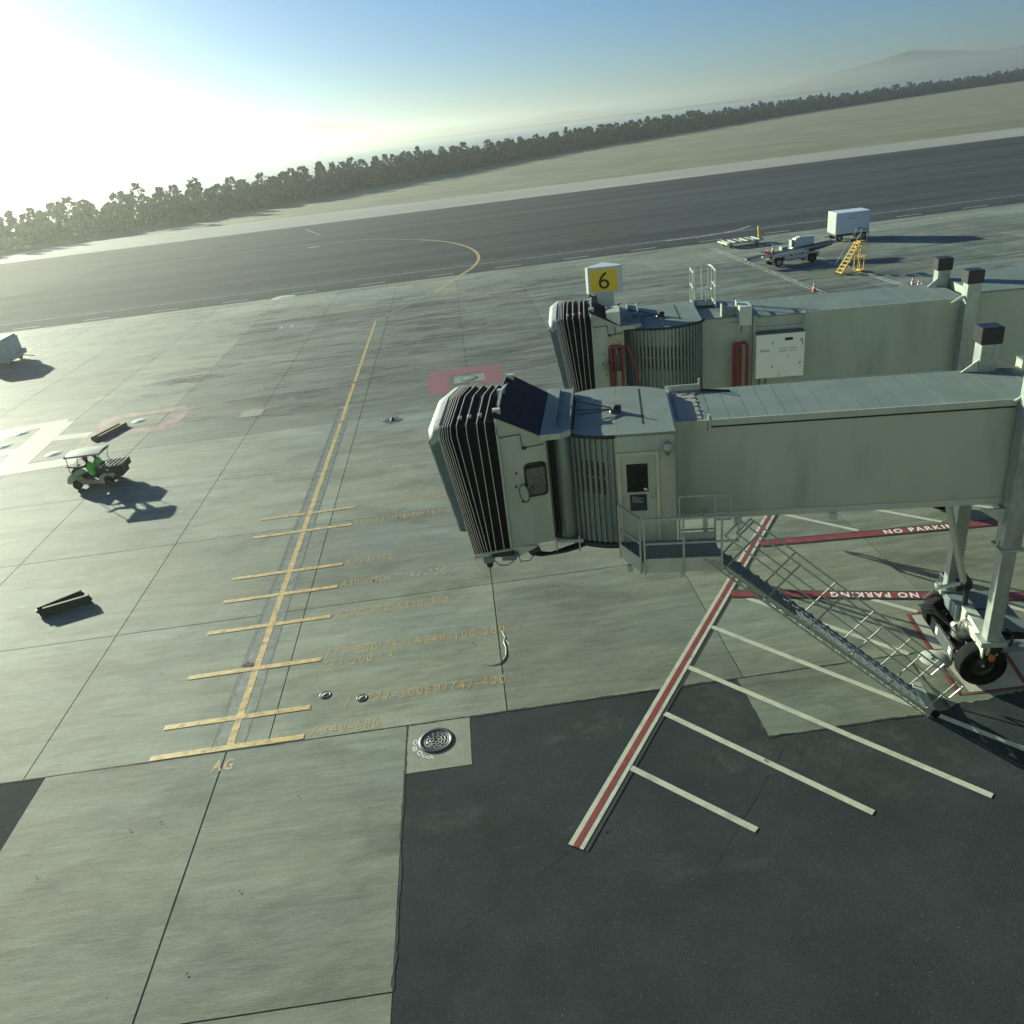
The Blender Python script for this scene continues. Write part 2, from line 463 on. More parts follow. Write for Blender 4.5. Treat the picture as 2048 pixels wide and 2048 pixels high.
    def build(s, name, m, parent=None, bevel=0, seg=1, loc=None, rot=None, recalc=True):
        me = bpy.data.meshes.new(name)
        me.from_pydata(s.v, [], s.f)
        if recalc:
            bm = bmesh.new(); bm.from_mesh(me)
            bmesh.ops.remove_doubles(bm, verts=bm.verts, dist=1e-5) if any(s.sm) else None
            bmesh.ops.recalc_face_normals(bm, faces=bm.faces)
            bm.to_mesh(me); bm.free()
        if any(s.sm):
            if all(s.sm): me.shade_smooth()
            else:
                me.shade_smooth()
                me.set_sharp_from_angle(angle=R(40))
        me.materials.append(m)
        o = bpy.data.objects.new(name, me)
        COL.objects.link(o)
        if parent: o.parent = parent
        if loc: o.location = loc
        if rot: o.rotation_euler = rot
        if bevel:
            b = o.modifiers.new('bevel', 'BEVEL'); b.width = bevel; b.segments = seg; b.limit_method = 'ANGLE'
        return o

def tag(o, label=None, cat=None, group=None, kind=None):
    if label: o['label'] = label
    if cat: o['category'] = cat
    if group: o['group'] = group
    if kind: o['kind'] = kind
    return o

def empty(name, loc=(0, 0, 0), rz=0, label=None, cat=None, group=None, kind=None):
    o = bpy.data.objects.new(name, None)
    COL.objects.link(o)
    o.location = loc; o.rotation_euler = (0, 0, rz); o.empty_display_size = 0.3
    return tag(o, label, cat, group, kind)

def copy_tree(o, parent=None):
    c = o.copy(); COL.objects.link(c); c.parent = parent
    for ch in list(o.children): copy_tree(ch, c)
    return c

def text_mesh(name, s, m, parent, origin, xdir, ydir, height, width=None, depth=0.0, weight=0.0, spacing=1.0, align='LEFT'):
    """lettering as a flat mesh: origin = baseline start, xdir / ydir = reading and up directions"""
    cu = bpy.data.curves.new(name, 'FONT')
    cu.body = s; cu.size = 1.0; cu.offset = weight; cu.space_character = spacing; cu.extrude = depth / max(height, 1e-6) ; cu.resolution_u = 3
    t = bpy.data.objects.new(name, cu)
    COL.objects.link(t)
    bpy.context.view_layer.update()
    me = bpy.data.meshes.new_from_object(t.evaluated_get(bpy.context.evaluated_depsgraph_get()))
    COL.objects.unlink(t); bpy.data.objects.remove(t)
    xs = [v.co.x for v in me.vertices]; x0, x1 = min(xs), max(xs)
    k = height / 0.70
    kx = (width / (x1 - x0)) if width else k
    xd, yd = Vector(xdir).normalized(), Vector(ydir).normalized(); zd = xd.cross(yd); o0 = Vector(origin)
    sh = -(x0) if align == 'LEFT' else -(x0 + x1) / 2
    for v in me.vertices:
        v.co = o0 + xd * ((v.co.x + sh) * kx) + yd * (v.co.y * k) + zd * (v.co.z * k)
    me.materials.clear(); me.materials.append(m)
    o = bpy.data.objects.new(name, me)
    COL.objects.link(o)
    if parent: o.parent = parent
    return o

def strip(name, pts, w, z, m, parent, label=None):
    """painted line of width w through ground points"""
    mb = MB(); P = [Vector((p[0], p[1], 0)) for p in pts]; rows = []
    for i, p in enumerate(P):
        d = (P[min(i + 1, len(P) - 1)] - P[max(i - 1, 0)]).normalized()
        n = Vector((-d.y, d.x, 0)) * (w / 2)
        rows.append([(p + n + Vector((0, 0, z))), (p - n + Vector((0, 0, z)))])
    mb.grid(rows, False)
    o = mb.build(name, m, parent)
    if label: o['label'] = label
    return o

def sheet(name, poly, z, m, parent, label=None):
    o = MB().face([(x, y, z) for x, y in poly]).build(name, m, parent)
    if label: o['label'] = label
    return o

def disc(name, c, r, z, m, parent, seg=32, r0=0):
    mb = MB()
    if r0:
        mb.lathe([(r0, z), (r, z)], (c[0], c[1], 0), seg=seg)
    else:
        mb.face([(c[0] + r * math.cos(2 * math.pi * i / seg), c[1] + r * math.sin(2 * math.pi * i / seg), z) for i in range(seg)])
    return mb.build(name, m, parent)
# ---------------------------------------------------------------- the setting: ground, apron, taxiway, bay
struct = lambda o: tag(o, kind='structure')
def water_edge():
    return [(-700, -140), (-300, 60), (-114.29, 220.36), (-101.74, 235.87), (-82.80, 250.22), (-50, 285), (60, 420), (260, 620), (700, 900), (1800, 1500)]
we = [(x - 13, y + 15) for x, y in water_edge()]
gp = we + [(9000, 1500), (9000, -3000), (-3000, -3000), (-3000, -900)]
struct(sheet('ground', gp, -0.09, M['grass'], None))
struct(MB().face([(-9000, -2000, -0.9), (12000, -2000, -0.9), (12000, 14000, -0.9), (-9000, 14000, -0.9)]).build('bay_water', M['water']))
# sloping bank between ground and water
rows = [[(x, y, -0.09) for x, y in we], [(x - 1.6, y + 1.6, -1.0) for x, y in we]]
struct(MB().grid(rows, False).build('seawall', M['trench']))
# taxiway
taxi = struct(sheet('taxiway', [(-420, 91.08), (420, 91.08), (420, 183), (-420, 183)], -0.004, M['taxi'], None))
sh = struct(sheet('taxiway_shoulder', [(-420, 183), (420, 183), (420, 200), (-95, 216), (-240, 120), (-420, 120)], -0.03, M['trench'], None))
strip('edge_line', [(-140, 97.1), (140, 97.1)], 0.16, 0.004, M['white_thin'], taxi)
for k in range(-11, 19):
    x = -1.95 + 7.72 * k
    strip('dash', [(x - 1.45, 92.62), (x + 1.45, 92.62)], 0.22, 0.004, M['white'], taxi)
strip('lead_curve', [(-2.43, 82.12), (-0.95, 86.75), (0.81, 92.17), (1.63, 94.46), (2.28, 97.47), (2.76, 100.84), (2.88, 104.33), (2.72, 107.85), (2.37, 110.72), (1.80, 113.94), (0.72, 118.12), (-0.52, 121.76), (-2.74, 126.27), (-5.09, 129.75)], 0.36, 0.010, M['yellow'], taxi)
strip('lead_curve_worn', [(-5.09, 129.75), (-8.39, 133.95), (-11.84, 137.65), (-15.37, 140.37), (-17.94, 140.98), (-22.32, 142.41), (-25.89, 143.65), (-43.10, 144.63), (-56.21, 141.54)], 0.34, 0.008, M['fade_text'], taxi)
strip('lead_curve_worn', [(24.74, 96.63), (28.83, 96.27), (32.17, 97.30), (34.29, 98.17), (36.17, 99.99)], 0.3, 0.008, M['white_thin'], taxi)
strip('taxi_mark', [(-23.80, 138.24), (-21.88, 138.60)], 1.5, 0.012, M['yellow_text'], taxi)
strip('crack_seal', [(-29.80, 174.90), (-24.42, 157.90)], 0.2, 0.006, M['white_thin'], taxi)
sheet('overlay_patch', [(15.59, 116.94), (16.80, 105.54), (22.75, 105.17), (26.24, 110.21), (25.10, 120.71), (17.00, 120.66)], 0.001, M['blackpaint'], taxi)['label'] = 'darker asphalt repair patch'
bpy.data.objects['overlay_patch'].data.materials[0] = asphalt_material('repair_asphalt', (0.055, 0.064, 0.066))
island = struct(sheet('grass_island', [(-87.88, 155.97), (-88, 150), (-74.49, 160.47), (-61.24, 155.30), (-61.35, 145.82), (-59.70, 128.94), (-62.05, 123.40), (-66.26, 123.15), (-72.04, 123.22), (-120, 118)], 0.006, M['worn'], None))

# apron: filler sheet below, individually cast slabs on top
apron = empty('apron', kind='structure')
filler = MB().face([(-78, 16.9, -0.022), (78, 16.9, -0.022), (78, 91.1, -0.022), (-78, 91.1, -0.022)]).build('joint_filler', M['joint'], apron)
PX, PY = 6.45, 6.74
slab_me = None
JW = 0.015
for j in range(11):
    for k in range(-12, 12):
        x0, y0 = -0.27 + PX * k, 16.94 + PY * j
        if slab_me is None:
            s0 = MB().box(JW, PX - JW, JW, PY - JW, -0.02, 0.0).build('slab', M['concrete'], apron)
            slab_me = s0.data; s0.modifiers.clear(); o = s0
        else:
            o = bpy.data.objects.new('slab', slab_me); COL.objects.link(o); o.parent = apron
        o.location = (x0, y0, 0)
        t = random.uniform(0.84, 1.10)
        if 4 <= j <= 8 and -3 <= k <= 0: t *= 0.76
        if j == 2 and k > -6: t *= 0.93
        if j >= 9: t *= 1.08
        if j in (5, 6, 7) and k >= 1: t *= 0.95
        cool = 1.0 + (0.03 if (4 <= j <= 8 and k >= -3) else -0.01) + random.uniform(-0.015, 0.015)
        o.color = (t * (2 - cool), t, t * cool, 1)
# infill pads let into the asphalt along the apron edge
def pad(x0, x1, y0, y1, tone, name='edge_slab', m='concrete'):
    o = MB().box(x0 + .012, x1 - .012, y0, y1 - .014, -0.02, 0.0).build(name, M[m], apron)
    o.color = (tone, tone, tone * 1.0, 1)
    return o
pad(-12.58, -7.80, 9.6, 16.92, 0.86); pad(-7.78, -2.97, 9.6, 16.92, 0.86)
pad(-12.58, -7.80, 2.0, 9.58, 0.86); pad(-7.78, -2.97, 2.0, 9.58, 0.9)
mp_ = pad(-2.95, -1.28, 15.14, 16.92, 1.0, 'manhole_pad', 'pad')
MB().prism([(5.96, 14.62), (10.5, 14.60), (10.62, 16.92), (5.98, 16.92)], -0.02, 0.0).build('edge_slab', M['concrete'], apron).color = (0.80, 0.82, 0.82, 1)
jag = [(10.53, 14.60)]
x = 10.56
while x < 20:
    jag.append((x, 14.74 + (x - 10.5) * 0.10 + random.uniform(-.07, .07))); x += random.uniform(.09, .22)
jag += [(20, 16.92), (10.65, 16.92)]
MB().prism(jag, -0.02, 0.0).build('edge_slab', M['concrete'], apron).color = (0.98, 1.0, 0.97, 1)
asph = struct(sheet('service_road', [(-78, -0.4), (78, -0.4), (78, 16.93), (-78, 16.93)], -0.006, M['asphalt'], None))

# ---- stand markings
ML = 0.006
strip('sealed_strip', [(-7.76, 17.1), (-7.76, 47.0)], 0.80, 0.003, M['patch'], apron)
for dx_ in (-.42, .40, -.50): strip('seal_edge', [(-7.76 + dx_, 17.1), (-7.76 + dx_ * .9, 34), (-7.76 + dx_ * .8, 46.5)], 0.05, 0.0045, M['sealline'], apron)
LEAD = [(-7.76, 17.0), (-7.76, 43.0)]
strip('lead_line', [(-7.76, 17.0), (-7.76, 43.75)], 0.20, 0.008, M['yellow'], apron)
strip('lead_line', [(-7.76, 44.1), (-7.76, 51.75)], 0.20, 0.008, M['yellow'], apron)
strip('lead_line', [(-7.76, 52.2), (-7.76, 71.25)], 0.20, 0.008, M['yellow'], apron)
strip('lead_line_worn', [(-7.80, 71.2), (-6.22, 74.91), (-4.41, 78.36), (-2.43, 82.12), (-1.50, 84.98)], 0.26, 0.009, M['patch'], apron)
strip('lead_line_worn', [(-7.80, 71.2), (-6.22, 74.91), (-4.41, 78.36), (-2.43, 82.12)], 0.16, 0.012, M['fade_text'], apron)
for y in (31.70, 29.98, 26.60, 24.95, 22.98, 20.56, 18.28, 17.06):
    w = 0.2 if y < 30 else 0.17
    strip('stop_bar', [(-9.88 + random.uniform(-.04, .04), y), (-5.76, y + .02)], w, 0.012, M['yellow'], apron)
def gtext(s, x, y, width, h, m='yellow_text', sp=1.3, ang=0.0, wt=0.012, z=0.005):
    c, s_ = math.cos(ang), math.sin(ang)
    return text_mesh('painted_text', s, M[m], apron, (x, y, z), (c, s_, 0), (-s_, c, 0), h, width, spacing=sp, weight=wt)
gtext('A320/A321/A319', -3.80, 31.65, 3.05, 0.44)
gtext('757/737/MD80/767-200', -5.66, 29.95, 4.50, 0.42)
gtext('A330-200', -5.68, 26.50, 1.80, 0.40)
gtext('A300/MD11', -5.66, 24.90, 2.02, 0.42)
gtext('/787-800', -3.58, 24.88, 1.70, 0.42, 'fade_text')
gtext('A340-300/A330-300', -5.60, 22.84, 3.80, 0.40)
gtext('777-200/767/A340-100-200', -5.66, 20.64, 5.62, 0.42)
gtext('777-200 LR', -5.68, 20.10, 2.20, 0.36)
gtext('777-300ER/747-400', -4.16, 18.15, 3.95, 0.38)
gtext('/', -4.80, 18.02, 0.16, 0.46)
gtext('A340-600', -5.62, 17.04, 1.90, 0.38)
gtext('AG', -8.04, 16.22, 0.55, 0.38, wt=0.03)
# triple stripe, hatching and no-parking bands
T0, T1 = (0.85, 12.2), (11.3, 27.25)
td = Vector((T1[0] - T0[0], T1[1] - T0[1])).normalized(); tn = Vector((td.y, -td.x))
def off(p, d): return (p[0] + tn.x * d, p[1] + tn.y * d)
strip('boundary_line_backing', [off(T0, 0.05), off(T1, 0.05)], 0.48, 0.004, M['blackpaint'], apron)
strip('boundary_line', [T0, T1], 0.36, 0.012, M['white'], apron)
strip('boundary_centre_line', [T0, T1], 0.135, 0.017, M['red'], apron)
H = [((2.50, 14.26), (4.72, 11.95)), ((3.77, 15.96), (7.27, 11.95)), ((4.88, 17.70), (9.87, 11.93)), ((6.08, 19.42), (12.30, 11.95)),
     ((7.60, 20.66), (10.75, 16.92)), ((11.10, 19.66), (12.00, 18.72)), ((10.70, 25.87), (12.70, 23.83)), ((13.80, 25.35), (15.60, 23.64)),
     ((16.9, 24.9), (18.3, 23.5)), ((13.9, 19.1), (15.6, 17.1)), ((15.7, 18.5), (20.0, 14.0))]
for a, b in H: strip('hatch_line', [a, b], 0.165, 0.007, M['white'], apron)
for (a, b) in (((9.20, 23.85), (24.0, 22.45)), ((7.22, 21.0), (15.2, 18.74)), ((15.2, 18.74), (24.0, 16.3))):
    d = Vector((b[0] - a[0], b[1] - a[1])); u = d.normalized()
    strip('no_parking_band_border', [a, b], 0.47, 0.014, M['blackpaint'], apron)
    strip('no_parking_band', [a, b], 0.33, 0.019, M['red'], apron)
def band_text(a, b, t0, t1, flip):
    A = Vector(a); B = Vector(b); u = (B - A).normalized(); n = Vector((-u.y, u.x))
    p0 = A + u * t0; p1 = A + u * t1
    if not flip:
        o = p0 - n * 0.125
        text_mesh('painted_text', 'NO PARKING', M['coneband'], apron, (o.x, o.y, 0.024), (u.x, u.y, 0), (n.x, n.y, 0), 0.27, t1 - t0, spacing=1.3, weight=0.03)
    else:
        o = p1 + n * 0.125
        text_mesh('painted_text', 'NO PARKING', M['coneband'], apron, (o.x, o.y, 0.024), (-u.x, -u.y, 0), (-n.x, -n.y, 0), 0.27, t1 - t0, spacing=1.3, weight=0.03)
band_text((9.20, 23.85), (24.0, 22.45), 4.25, 6.95, False)
band_text((7.22, 21.0), (15.2, 18.74), 2.95, 5.45, True)
# red outlined wheel park box under the bridge carriage
A_, B_, C_, D_, E_ = (10.62+1.02, 18.72), (11.33, 15.08), (13.6, 15.05), (14.2, 15.9), (12.95, 17.6)
sheet('wheel_box_fill', [(11.62, 18.66), (11.35, 15.12), (13.4, 15.10), (14.3, 15.6), (12.9, 18.5)], 0.002, M['padwhite'], apron, 'pale painted box under the bridge wheels')
strip('wheel_box_line', [(12.30, 18.64), (11.67, 18.67), (11.05, 15.12), (12.68, 15.03), (15.0, 15.1)], 0.10, 0.016, M['red'], apron)
strip('wheel_box_line', [(13.31, 17.26), (12.81, 15.18)], 0.10, 0.016, M['red'], apron)
# far stand lines
strip('equipment_line', [(27.19, 87.69), (27.4, 58.0)], 0.13, 0.006, M['white_thin'], apron)
strip('equipment_line', [(27.62, 87.4), (27.75, 58.0)], 0.13, 0.006, M['white_thin'], apron)
strip('equipment_line', [(33.1, 87.2), (33.25, 50.0)], 0.13, 0.006, M['white_thin'], apron)
strip('equipment_line', [(33.40, 87.2), (33.60, 50.0)], 0.13, 0.006, M['white_thin'], apron)
strip('stand_edge_line', [(-44.5, 88.4), (-0.3, 88.1), (18, 88.0)], 0.14, 0.006, M['white_thin'], apron)
strip('stand_edge_line', [(28, 87.6), (60, 87.6)], 0.14, 0.006, M['white_thin'], apron)
strip('stand_edge_line', [(-41.56, 77.91), (-41.99, 87.61)], 0.22, 0.006, M['white_thin'], apron)
gt = text_mesh('painted_text', '14L', M['white_thin'], apron, (-47.5, 80.5, 0.006), (1, 0, 0), (0, 1, 0), 4.5, 3.6, weight=0.03)
# red cleared zones
sheet('red_zone', [(-2.82, 52.07), (1.97, 51.92), (1.87, 47.83), (0.50, 47.80), (0.57, 50.67), (-1.50, 50.58), (-1.45, 46.87), (-2.73, 46.72)], 0.005, M['pink'], apron, 'faded red painted zone round a hydrant pit')
def bars(pts, w, m):
    strip('hydrant_zone_band', pts, w, 0.005 + random.uniform(0, .003), M[m], apron)
bars([(-23.38, 51.25), (-22.98, 43.65)], 1.15, 'pale_pink')
bars([(-23.52, 51.11), (-18.72, 51.27)], 1.0, 'pale_pink')
bars([(-21.70, 47.51), (-17.90, 47.37)], 0.95, 'pale_pink')
bars([(-18.72, 51.27), (-18.98, 47.71)], 1.2, 'pale_pink')
bars([(-26.23, 48.19), (-23.65, 48.00)], 1.0, 'pale')
bars([(-27.69, 42.87), (-22.51, 43.33)], 1.35, 'pale')
bars([(-26.98, 51.51), (-26.38, 42.78)], 1.9, 'pale')
bars([(-26.60, 51.76), (-31.50, 50.87)], 1.1, 'pale')
bars([(-29.17, 46.31), (-27.41, 46.56)], 1.0, 'pale')
bars([(-30.05, 51.16), (-30.15, 46.50)], 1.3, 'pale')
for i, (c, r) in enumerate((((-21.19, 49.56), .46), ((-24.60, 45.03), .48), ((-28.90, 50.24), .50), ((-28.88, 47.88), .50))):
    pc = empty('hydrant_pit_cover', (c[0], c[1], 0.0), label=['white round pit lid inside the pink painted frame', 'white round pit lid beside the utility cart roof', 'white round pit lid in the pale bands at left, the farther of two', 'white round pit lid at the very left edge of the pale bands'][i], cat='pit cover', group='pit covers in the painted hydrant zone')
    MB().lathe([(0, .016), (r * .78, .016), (r * .8, .010), (r * .9, .010), (r, .012), (r + .02, 0)], seg=36).build('lid', M['lid'], pc)
    MB().box(-.12, .12, -.02, .02, .016, .03).build('lift_handle', M['iron'], pc)

# small covers, patches, cracks
def cover(name, c, r, label, cat, m='iron', grp=None):
    o = empty(name, (c[0], c[1], 0), label=label, cat=cat, group=grp)
    return o
mh = cover('manhole_cover', (-2.18, 16.18), .46, 'large round cast iron manhole cover with ribbed pattern in a pale concrete pad', 'manhole cover')
MB().lathe([(.34, .002), (.345, .022), (.46, .022), (.47, .001)], seg=48).build('frame', M['iron'], mh)
MB().lathe([(0, .012), (.335, .012), (.337, .002)], seg=48).build('lid', M['black'], mh)
for q, r in enumerate((.07, .15, .23, .31)):
    mb = MB(); n = 3 + q * 3
    for i in range(n):
        a = 360 / n * i + q * 17
        mb2 = [(r + .022 * math.cos(t), .024 + 0) for t in (0,)]
        pts = [((r) * math.cos(R(a + s_ * 300 / n / 5)), (r) * math.sin(R(a + s_ * 300 / n / 5)), .014) for s_ in range(6)]
        mb.tube(pts, .014, 5)
        if q: mb.bar(((r) * math.cos(R(a)), r * math.sin(R(a)), .014), ((r - .075) * math.cos(R(a)), (r - .075) * math.sin(R(a)), .014), .02)
    mb.build('rib_ring', M['galv'], mh)
ang0 = [(795, 1437), (792, 1450), (797, 1460), (806, 1470), (818, 1474)]
for ch, c, rot in zip('08056'[::-1][::-1], ((-2.72, 16.31), (-2.75, 16.07), (-2.65, 15.87), (-2.53, 15.70), (-2.39, 15.62)), (75, 60, 40, 25, 10)):
    a = R(-rot - 110)
    text_mesh('painted_number', ch, M['whiteink'], mh, (c[0] - (-2.18, 16.18)[0], c[1] - (-2.18, 16.18)[1], .006), (math.cos(a), math.sin(a), 0), (-math.sin(a), math.cos(a), 0), .19, align='C', weight=.01)
for c, r, lab in (((-5.40, 18.76), .17, 'small round drain cover with a chipped concrete ring left of the stand lettering'), ((-4.31, 18.38), .16, 'small dark round drain cover touching the first figure of the stand lettering')):
    o = cover('drain_cover', c, r, lab, 'drain cover')
    MB().lathe([(0, .006), (r * .72, .006), (r * .76, .018), (r * .98, .018), (r, .001)], seg=28).build('ring', M['iron'], o)
    MB().lathe([(0, .010), (r * .68, .010), (r * .70, .004)], seg=28).build('lid', M['pad'], o)
    MB().box(-.09, .09, -.012, .012, .01, .022).build('slot_bar', M['iron'], o).rotation_euler = (0, 0, R(35))
c = (-19.36, 90.89)
o = cover('round_pit_cover', c, 1.25, 'big white painted round pit cover on the edge of the taxiway', 'pit cover')
MB().lathe([(0, .014), (1.22, .014), (1.3, .002)], seg=48).build('lid', M['lid'], o)
MB().box(-.25, .25, -.05, .05, .014, .04).build('lift_handle', M['iron'], o)
MB().box(.45, .6, .1, .2, .014, .04).build('keyhole', M['iron'], o)
c = (11.27, 16.59)
o = cover('round_pit_cover', c, .36, 'white round pit cover with a dark arrow beside the bottom of the stair rail', 'pit cover')
MB().lathe([(0, .03), (.27, .03), (.28, .024), (.36, .024), (.38, .001)], seg=40).build('lid', M['lid'], o)
mb = MB(); mb.box(-.12, .04, -.02, .02, .03, .034); mb.box(0.0, .035, -.12, .12, .031, .036); mb.bar((.02, .12, .034), (.1, .04, .034), .03, .004); mb.bar((-.12, 0, .034), (-.06, -.1, .034), .03, .004)
mb.build('arrow_mark', M['ink'], o).rotation_euler = (0, 0, R(20))
for c, sx, sy, lab in (((-16.09, 73.94), 1.5, 1.1, 'rectangular drain grate in the grey slabs below the taxiway'), ((-13.76, 48.06), 1.5, 1.5, 'square access hatch set flush in the concrete slab')):
    o = cover('apron_hatch', c, 1, lab, 'hatch')
    mb = MB(); mb.box(-sx / 2, sx / 2, -sy / 2, -sy / 2 + .1, 0, .012).box(-sx / 2, sx / 2, sy / 2 - .1, sy / 2, 0, .012).box(-sx / 2, -sx / 2 + .1, -sy / 2 + .1, sy / 2 - .1, 0, .012).box(sx / 2 - .1, sx / 2, -sy / 2 + .1, sy / 2 - .1, 0, .012)
    mb.build('frame', M['pad'], o)
    MB().box(-sx / 2 + .12, sx / 2 - .12, -sy / 2 + .12, sy / 2 - .12, 0, .006).build('lid', M['pad'] if sy > 1.3 else M['padwhite'], o)
    if sy < 1.3: MB().box(-.35, .35, -.22, .22, .006, .012).build('grate', M['iron'], o)
    else: MB().box(-sx / 2 - .05, -sx / 2 - .01, -sy / 2, sy / 2, 0, .006).box(-sx / 2, sx / 2, sy / 2 + .01, sy / 2 + .05, 0, .006).build('open_joint', M['joint'], o)
o = cover('hydrant_pit', (-0.20, 49.37), .6, 'round pit cover on a pale square pad inside the red zone', 'pit cover')
MB().box(-.95, 1.0, -.75, .75, 0, .008).build('pad', M['pad'], o)
MB().lathe([(0, .03), (.42, .03), (.46, .02), (.55, .02), (.58, .008)], seg=32).build('lid', M['pad'], o)
MB().lathe([(.46, .021), (.52, .03), (.56, .021)], seg=32).build('ring', M['iron'], o)
o = cover('apron_light', (-4.75, 43.03), .1, 'small dark ground fitting on a dark patch in the open apron', 'ground light')
MB().lathe([(0, .16), (.06, .15), (.09, .05), (.13, .0)], seg=14).build('lamp_body', M['black'], o)
st_ = MB().face([(.55 * math.cos(a / 20 * 6.283) * (1 + .3 * math.sin(a * 2.1)) , .5 * math.sin(a / 20 * 6.283) * (1 + .25 * math.cos(a * 1.7)), 0) for a in range(20)]).build('dark_patch', M['joint'], apron)  # irregular dark film round the ground fitting
st_.location = ((-4.75, 42.94)[0], (-4.75, 42.94)[1], .003); st_.data.materials[0] = mat('dark_film', (0.05, 0.05, 0.06), 0.3, alpha_wear=(3, .4, .6, 0.3))
st_ = MB().face([(.16 * math.cos(a / 12 * 6.283) * (1 + .5 * math.sin(a * 2.4)), .13 * math.sin(a / 12 * 6.283) * (1 + .4 * math.cos(a * 1.9)), 0) for a in range(12)]).build('tar_blob', M['joint'], apron)
st_.location = ((-8.07, 20.82)[0], (-8.07, 20.82)[1], .014)
crack = [(-0.14, 20.73), (-0.07, 20.36), (-0.12, 20.13), (-0.08, 19.81), (-0.10, 19.45), (-0.19, 19.22), (-0.32, 19.06), (-0.54, 19.03), (-0.86, 19.16)]
mb = MB(); mb.tube([(x, y, .004) for x, y in crack], [.012, .02, .028, .02, .028, .028, .022, .014, .006], 5)
mb.build('sealed_crack', M['padwhite'], apron)
mb = MB(); mb.tube([(*(-0.08, 20.23), .004), (*(0.04, 19.98), .004), (*(-0.06, 20.14), .004)], .012, 5); mb.build('sealed_crack', M['padwhite'], apron)
mb = MB()
for i in range(170):
    x, y = random.uniform(-13, 16), random.uniform(10.5, 30)
    s = random.choice((.008, .012, .018, .03))
    mb.face([(x + s * math.cos(a) * random.uniform(.6, 1.6), y + s * math.sin(a), .0215) for a in (0.3, 1.5, 2.8, 4.0, 5.2)])
tag(mb.build('tar_specks', M['joint'], None), 'small dark tar specks scattered over the near slabs', 'debris', kind='stuff')

def ragged(name, a, b, w, z, m, step=.12):
    A = Vector((*a, z)); B = Vector((*b, z)); L_ = (B - A).length; n = max(3, int(L_ / step)); d = (B - A) / n; nn = Vector((-d.y, d.x, 0)).normalized(); rows = []
    off_ = 0
    for i in range(n + 1):
        off_ = off_ * .8 + random.uniform(-.012, .012); ww = w * random.uniform(.3, 1.6)
        p = A + d * i + nn * off_
        rows.append([p + nn * ww / 2, p - nn * ww / 2])
    return MB().grid(rows, False).build(name, m, apron)
ragged('edge_crack', (-20, 16.93), (-2.95, 16.93), .035, .002, M['joint'])
ragged('edge_crack', (-2.95, 16.93), (5.98, 16.93), .055, .002, M['joint'])
ragged('edge_crack', (5.98, 16.93), (20, 16.93), .035, .002, M['joint'])
ragged('edge_crack', (5.96, 14.62), (5.98, 16.9), .05, .002, M['joint'])
ragged('edge_crack', (5.96, 14.61), (10.5, 14.60), .05, .002, M['joint'])
ragged('edge_crack', (10.57, 14.6), (10.64, 16.9), .045, .002, M['joint'])
ragged('edge_crack', (-2.96, 9.6), (-2.96, 16.9), .05, .002, M['joint'])
ragged('asphalt_crack', (-1.2, 14.2), (2.9, 16.6), .012, -.003, M['joint'])
ragged('asphalt_crack', (3.4, 11.0), (6.4, 14.4), .012, -.003, M['joint'])
ragged('asphalt_crack', (-2.4, 10.2), (1.2, 12.4), .012, -.003, M['joint'])
for c_, rx, ry in (((6.6, 14.1), 2.6, .75), ((5.3, 15.8), .7, 1.3), ((2.0, 15.9), .7, .5), ((8.2, 13.2), 2.2, 1.2)):
    sheet('dust_smear', [(c_[0] + rx * math.cos(t * .314) * random.uniform(.75, 1.1), c_[1] + ry * math.sin(t * .314) * random.uniform(.75, 1.1)) for t in range(20)], -.0035 + .0004 * rx, M['dust'], apron)

# ---- belt of shoreline trees, far off and read as one mass
tb = MB(); tk = MB()
line = [Vector((*p, 0)) for p in ((-190, 125), (-121.06, 214.27), (-114.29, 220.36), (-107.29, 227.21), (-101.74, 235.87), (-93.31, 242.40), (-82.80, 250.22), (-60, 272), (-20, 322), (52, 425), (150, 530), (255, 632), (470, 790), (720, 930))]
for a_, b_ in zip(line, line[1:]):
    n = max(1, int((b_ - a_).length / 3.0))
    for i in range(n):
        for row in (0, 1):
            p = a_.lerp(b_, (i + random.random()) / n) + Vector((-2 - row * 5, 4 + row * 6, 0))
            h = random.choice((1, 1, 1.15, .8)) * random.uniform(5.5, 10.0); rr = random.uniform(1.9, 4.2)
            tk.bar(p, p + Vector((random.uniform(-.5, .5), 0, h * .6)), .35)
            for k in range(220):
                th = random.uniform(0, 6.283); q = random.uniform(-1.1, 1); r_ = rr * (1 - .45 * max(q, 0)) * math.sqrt(max(0.15, 1 - q * q * .8)) * random.uniform(.45, 1.0)
                c_ = p + Vector((math.cos(th) * r_, math.sin(th) * r_, h * .5 + q * h * .5))
                s_ = random.uniform(.35, .75)
                u_ = Vector((random.uniform(-1, 1), random.uniform(-1, 1), random.uniform(-1, 1))).normalized() * s_
                w_ = u_.cross(Vector((random.uniform(-1, 1), random.uniform(-1, 1), random.uniform(-1, 1)))).normalized() * s_
                tb.face([c_ - u_, c_ - w_, c_ + u_, c_ + w_])
tag(tb.build('tree_belt', M['foliage'], None, recalc=False), 'dark belt of shoreline trees at the far left edge of the field', 'trees', kind='stuff')
tag(tk.build('tree_trunks', M['bark'], None, recalc=False), 'thin trunks inside the shoreline tree belt', 'trees', kind='stuff')

